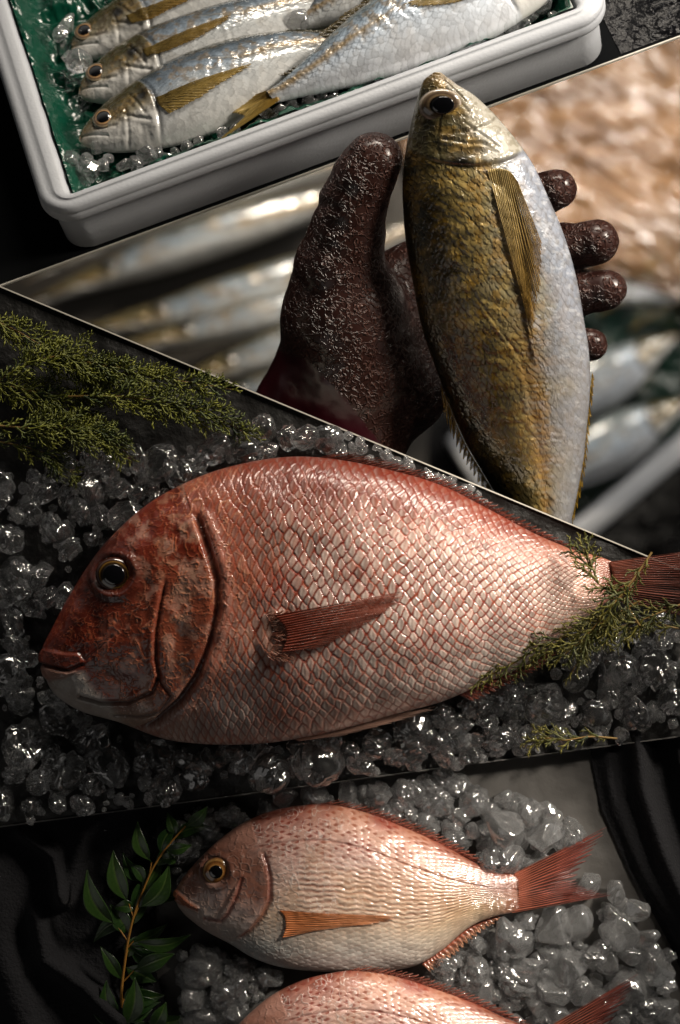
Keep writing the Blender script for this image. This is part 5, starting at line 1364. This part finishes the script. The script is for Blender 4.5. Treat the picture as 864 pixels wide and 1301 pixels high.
for _ in range(16):      # leaves of the lower layer, in a darker tone
    k = rl.randrange(4, 70); b_ = (bp_[k, 0], bp_[k, 1]); an = rl.uniform(-2.8, 0.4); L_ = rl.uniform(40, 66)
    LV.append((b_, (b_[0] + L_ * math.cos(an), b_[1] + L_ * math.sin(an)), rl.uniform(8, 13), rl.uniform(-0.1, 0.2)))
bs = Bag()
for i, (b, t, w, tone) in enumerate(LV):
    lo_ = i >= 12
    k = int(np.argmin((bp_[:, 0] - b[0]) ** 2 + (bp_[:, 1] - b[1]) ** 2))
    zb_ = bz[k] - (4 if lo_ else 0)
    kk_ = max(0, k - 4)
    V, F = tube(np.array([FS(bp_[kk_, 0], bp_[kk_, 1], bz[kk_]), FS((bp_[kk_, 0] + b[0]) / 2, (bp_[kk_, 1] + b[1]) / 2, (bz[kk_] + zb_) / 2), FS(*b, zb_ + 0.3)]), [1.0, 0.9, 0.7], 6); bs.add(V, F)
    leaf(b, t, w, zb_, zb_ + (random.uniform(-10, 2) if lo_ else random.uniform(2, 16)), tone, random.uniform(-1, 1))
bs.build('petiole', M['stem'], branch)
# ------------------------------------------------------------------ far below the opening: the stall floor
KB = FB.k
M['floor'] = mat_plain('wet_black_floor', (0.012, 0.012, 0.013), 0.25, bump=(6, 0.8, 0.03, 6))
M['tan'] = None
m, nt, b, node, link = newmat('tan_wet_board')
tc = node('ShaderNodeTexCoord'); mp = node('ShaderNodeMapping'); mp.inputs['Scale'].default_value = (1.0, 3.5, 1.0); mp.inputs['Rotation'].default_value = (0, 0, math.radians(38))
link(tc.outputs['Object'], mp.inputs['Vector'])
nz = node('ShaderNodeTexNoise'); nz.inputs['Scale'].default_value = 6.0; nz.inputs['Detail'].default_value = 4; link(mp.outputs['Vector'], nz.inputs['Vector'])
rp = node('ShaderNodeValToRGB'); rp.color_ramp.elements[0].position = 0.35; rp.color_ramp.elements[1].position = 0.7
rp.color_ramp.elements[0].color = (*srgb(82, 60, 42), 1); rp.color_ramp.elements[1].color = (*srgb(128, 98, 70), 1)
link(nz.outputs['Fac'], rp.inputs['Fac']); link(rp.outputs['Color'], b.inputs['Base Color'])
b.inputs['Roughness'].default_value = 0.2; b.inputs['Specular IOR Level'].default_value = 0.9
bp = node('ShaderNodeBump'); bp.inputs['Strength'].default_value = 1.0; bp.inputs['Distance'].default_value = 0.03; link(nz.outputs['Fac'], bp.inputs['Height']); link(bp.outputs['Normal'], b.inputs['Normal'])
M['tan'] = m
fl = mesh('floor', FB([-1500, 2400, 2400, -1500], [-1100, -1100, 2400, 2400], -160).reshape(-1, 3), np.array([[3, 2, 1, 0]]), M['floor'], loc=FB(432, 500, -160))
struct(fl)
tb = thing('tan_board', 'blurred wet rippled tan board shining behind the fingers', 'board', FB(800, 200, -60))
tan_poly = [(560, 330), (500, 150), (700, -120), (1300, -120), (1300, 620), (900, 395), (720, 330)]
prism('board_body', tan_poly, FB, -60, -14, M['tan'], tb)
def ripples(X, Y):
    u = X * 0.83 + Y * 0.56; v = -X * 0.56 + Y * 0.83
    a = fbm(u / 95, v / 24, 401, 4); b = fbm(u / 40, v / 12, 407, 3)
    return -12 + 26 * (1 - np.abs(2 * a - 1)) + 7 * b
sheet('wet_surface', (495, 1300), (-120, 625), 420, 390, ripples, FB, M['tan'], tb, keep=lambda X, Y: inpoly(X, Y, tan_poly))
# row of big silver fish at the left
GB2 = 'blurred silver fish laid in a row under the foam box'
tray = prism('fish_tray', [(20, 300), (480, 150), (560, 330), (540, 640), (0, 640), (-60, 420)], FB, -120, -50, mat_plain('grey_tray', (0.03, 0.027, 0.024), 0.5), loc=FB(280, 420, -120))
tag(tray, 'blurred grey tray holding the row of silver fish', 'tray')
rows_ = [((20, 362), (450, 205), 46, 'back'), ((40, 385), (470, 245), 52, 'topmost'), ((90, 420), (520, 300), 56, 'second'), ((130, 455), (560, 350), 56, 'third'), ((180, 490), (560, 405), 56, 'fourth'), ((230, 525), (570, 455), 52, 'lowest')]
ws = [0.03, 0.35, 0.62, 0.9, 1.0, 0.95, 0.8, 0.55, 0.25]
for i, (a, b_, w, word) in enumerate(rows_):
    a, b_ = np.array(a, float), np.array(b_, float); d = (b_ - a) / np.hypot(*(b_ - a)); nn = np.array([d[1], -d[0]])
    rr_ = random.Random(500 + i); w = w * rr_.uniform(0.85, 1.2); sag = rr_.uniform(-26, 26); a = a + np.array([rr_.uniform(-30, 40), rr_.uniform(-8, 8)]); b_ = b_ + np.array([rr_.uniform(-20, 40), rr_.uniform(-26, 26)])
    cs = [a + (b_ - a) * t + nn * sag * math.sin(math.pi * t) for t in np.linspace(0, 1, 9)]
    tp_ = [c + nn * w * 0.5 * q for c, q in zip(cs, ws)]; bt_ = [c - nn * w * 0.5 * q for c, q in zip(cs, ws)]
    fr = Frame(ZB + 2.5 * (i * 9)); 
    r_, f_ = mackerel('mackerel', {'back': 'dim blurred fish of the row close under the pale edge of the leaning board', 'topmost': 'topmost bright blurred silver fish in the row left of the glove', 'second': 'second blurred silver fish from the top left of the glove', 'third': 'middle blurred silver fish in the row left of the glove', 'fourth': 'second lowest blurred silver fish left of the glove', 'lowest': 'lowest blurred silver fish beside the maroon cuff'}[word], tp_, bt_, [1] + [26 * q for q in ws[1:]], 150, 50, fr, 0.24, None, GB2, 'dark', simple=True)
# second foam box at the lower right
def fb_sweep(prof, pts, frame):
    V = []
    p = np.array(pts, float); c = p.mean(0)
    for off, hh in prof:
        ring = []
        for k in range(len(p)):
            e1 = p[k] - p[k - 1]; e2 = p[(k + 1) % len(p)] - p[k]
            e1 = e1 / np.hypot(*e1); e2 = e2 / np.hypot(*e2)
            n1 = np.array([e1[1], -e1[0]]); n2 = np.array([e2[1], -e2[0]]); nb_ = n1 + n2; nb_ /= (nb_ @ n1)
            ring.append(p[k] + nb_ * off)
        ring = np.array(ring); V.append(frame(ring[:, 0], ring[:, 1], hh))
    V = np.array(V); n, mm = V.shape[:2]
    return V.reshape(-1, 3), gridF(n, mm, True)
quad = [(690, 700), (905, 520), (960, 380), (740, 380), (600, 560)]
quad = quad[::-1]
sgn_ = 1 if sum(quad[k - 1][0] * quad[k][1] - quad[k][0] * quad[k - 1][1] for k in range(5)) > 0 else -1
box2 = thing('foam_box', 'blurred white foam box of mackerel at the right beneath the held fish', 'box', FB(780, 540, -150), 'white foam fish boxes')
V, F = fb_sweep([(sgn_ * o_, h_) for o_, h_ in [(22, -150), (24, -20), (27, -18), (27, -2), (24, 0), (2, 0), (0, -4), (-4, -90), (-60, -95)]], quad, FB)
mesh('box_wall', V, F, M['foam'], box2, smooth=False)
na = 60
lin_ = sheet('green_film', (600, 960), (370, 705), 90, 90, lambda X, Y: -60 + 40 * fbm(X / 30, Y / 30, 301, 4), FB, mat_plain('dark_green_film', tuple(srgb(8, 36, 28)), 0.3), loc=FB(780, 540, -60), keep=lambda X, Y: inpoly(X, Y, [(c_ * 0.97 + m_ * 0.03) for c_, m_ in []] or quad))
tag(lin_, 'blurred green film lining the foam box at the right', 'plastic film')
GB3 = 'blurred mackerel in the foam box at the right'
for (a, b_, w, lb) in (((862, 424), (672, 540), 74, 'blurred mackerel nearer the top in the right foam box'), ((878, 506), (680, 618), 74, 'blurred mackerel nearer the rim in the right foam box')):
    a, b_ = np.array(a, float), np.array(b_, float); d = (b_ - a) / np.hypot(*(b_ - a)); nn = np.array([-d[1], d[0]])
    cs = [a + (b_ - a) * t for t in np.linspace(0, 1, 9)]
    tp_ = [c + nn * w * 0.5 * q for c, q in zip(cs, ws)]; bt_ = [c - nn * w * 0.5 * q for c, q in zip(cs, ws)]
    mackerel('mackerel', lb, tp_, bt_, [1] + [26 * q for q in ws[1:]], 150, 50, Frame(ZB + 10), 0.24, None, GB3, 'light', simple=True)
# dim greenery beyond the box
for i, (pth, lb) in enumerate([([(760, 400), (790, 380), (820, 350), (850, 330)], 'blurred green sprig by the little finger'), ([(800, 420), (830, 400), (870, 380), (900, 370)], 'blurred green sprig at the right edge above the foam box')]):
    sprig('green_sprig', lb, pth, 60, FB, lambda t: 10.0, 'blurred green sprigs', 90 + i, 0.5, ((96, 92, 40), (50, 60, 26)), stem_r=2)
# ------------------------------------------------------------------ lamps
WARM = (1, 0.90, 0.77)
area('key_lamp', (1500, 1100, 900), (200, 0, 0), (420, 380), 7.0, WARM, spread=120)
area('rim_lamp', (200, 2000, 600), (150, -100, 0), (1100, 280), 4.5, WARM, spread=120)  # low backlight added for glints along ice and fish edges
area('front_fill', (-1100, -1300, 1500), (-100, -100, 0), (1400, 1000), 0.35, (1, 0.95, 0.9), spread=140)  # weak fill added to lift the large bream's shaded chin
spot('slab_lamp', (900, 560, 1000), (130, -100, 0), 32.0, 19, 1.0, 60, WARM)
spot('counter_lamp', (860, 200, 1000), (140, -525, -20), 52.0, 21, 1.0, 60, WARM)
spot('box_lamp', (1000, 1500, 1000), (240, 660, -100), 10.0, 18, 1.0, 60, (1, 0.97, 0.94))
spot('hand_lamp', (1000, 900, 600), (200, 280, 0), 6.0, 24, 0.9, 40, WARM)
area('stall_fill', (1700, 2200, -3000), (600, 700, ZB), (700, 500), 12, spread=150)  # unseen light added under the boards for the stall floor
area('stall_fill', (840, 1400, -1500), (880, 1150, ZB), (500, 300), 1.4, spread=24)  # unseen, added overhead to raise glints on the tan board
area('stall_fill', (-300, 2400, -3300), (-30, 500, ZB), (300, 200), 5, (1, 0.86, 0.68), spread=70)  # unseen, added to brighten the row of fish at the left
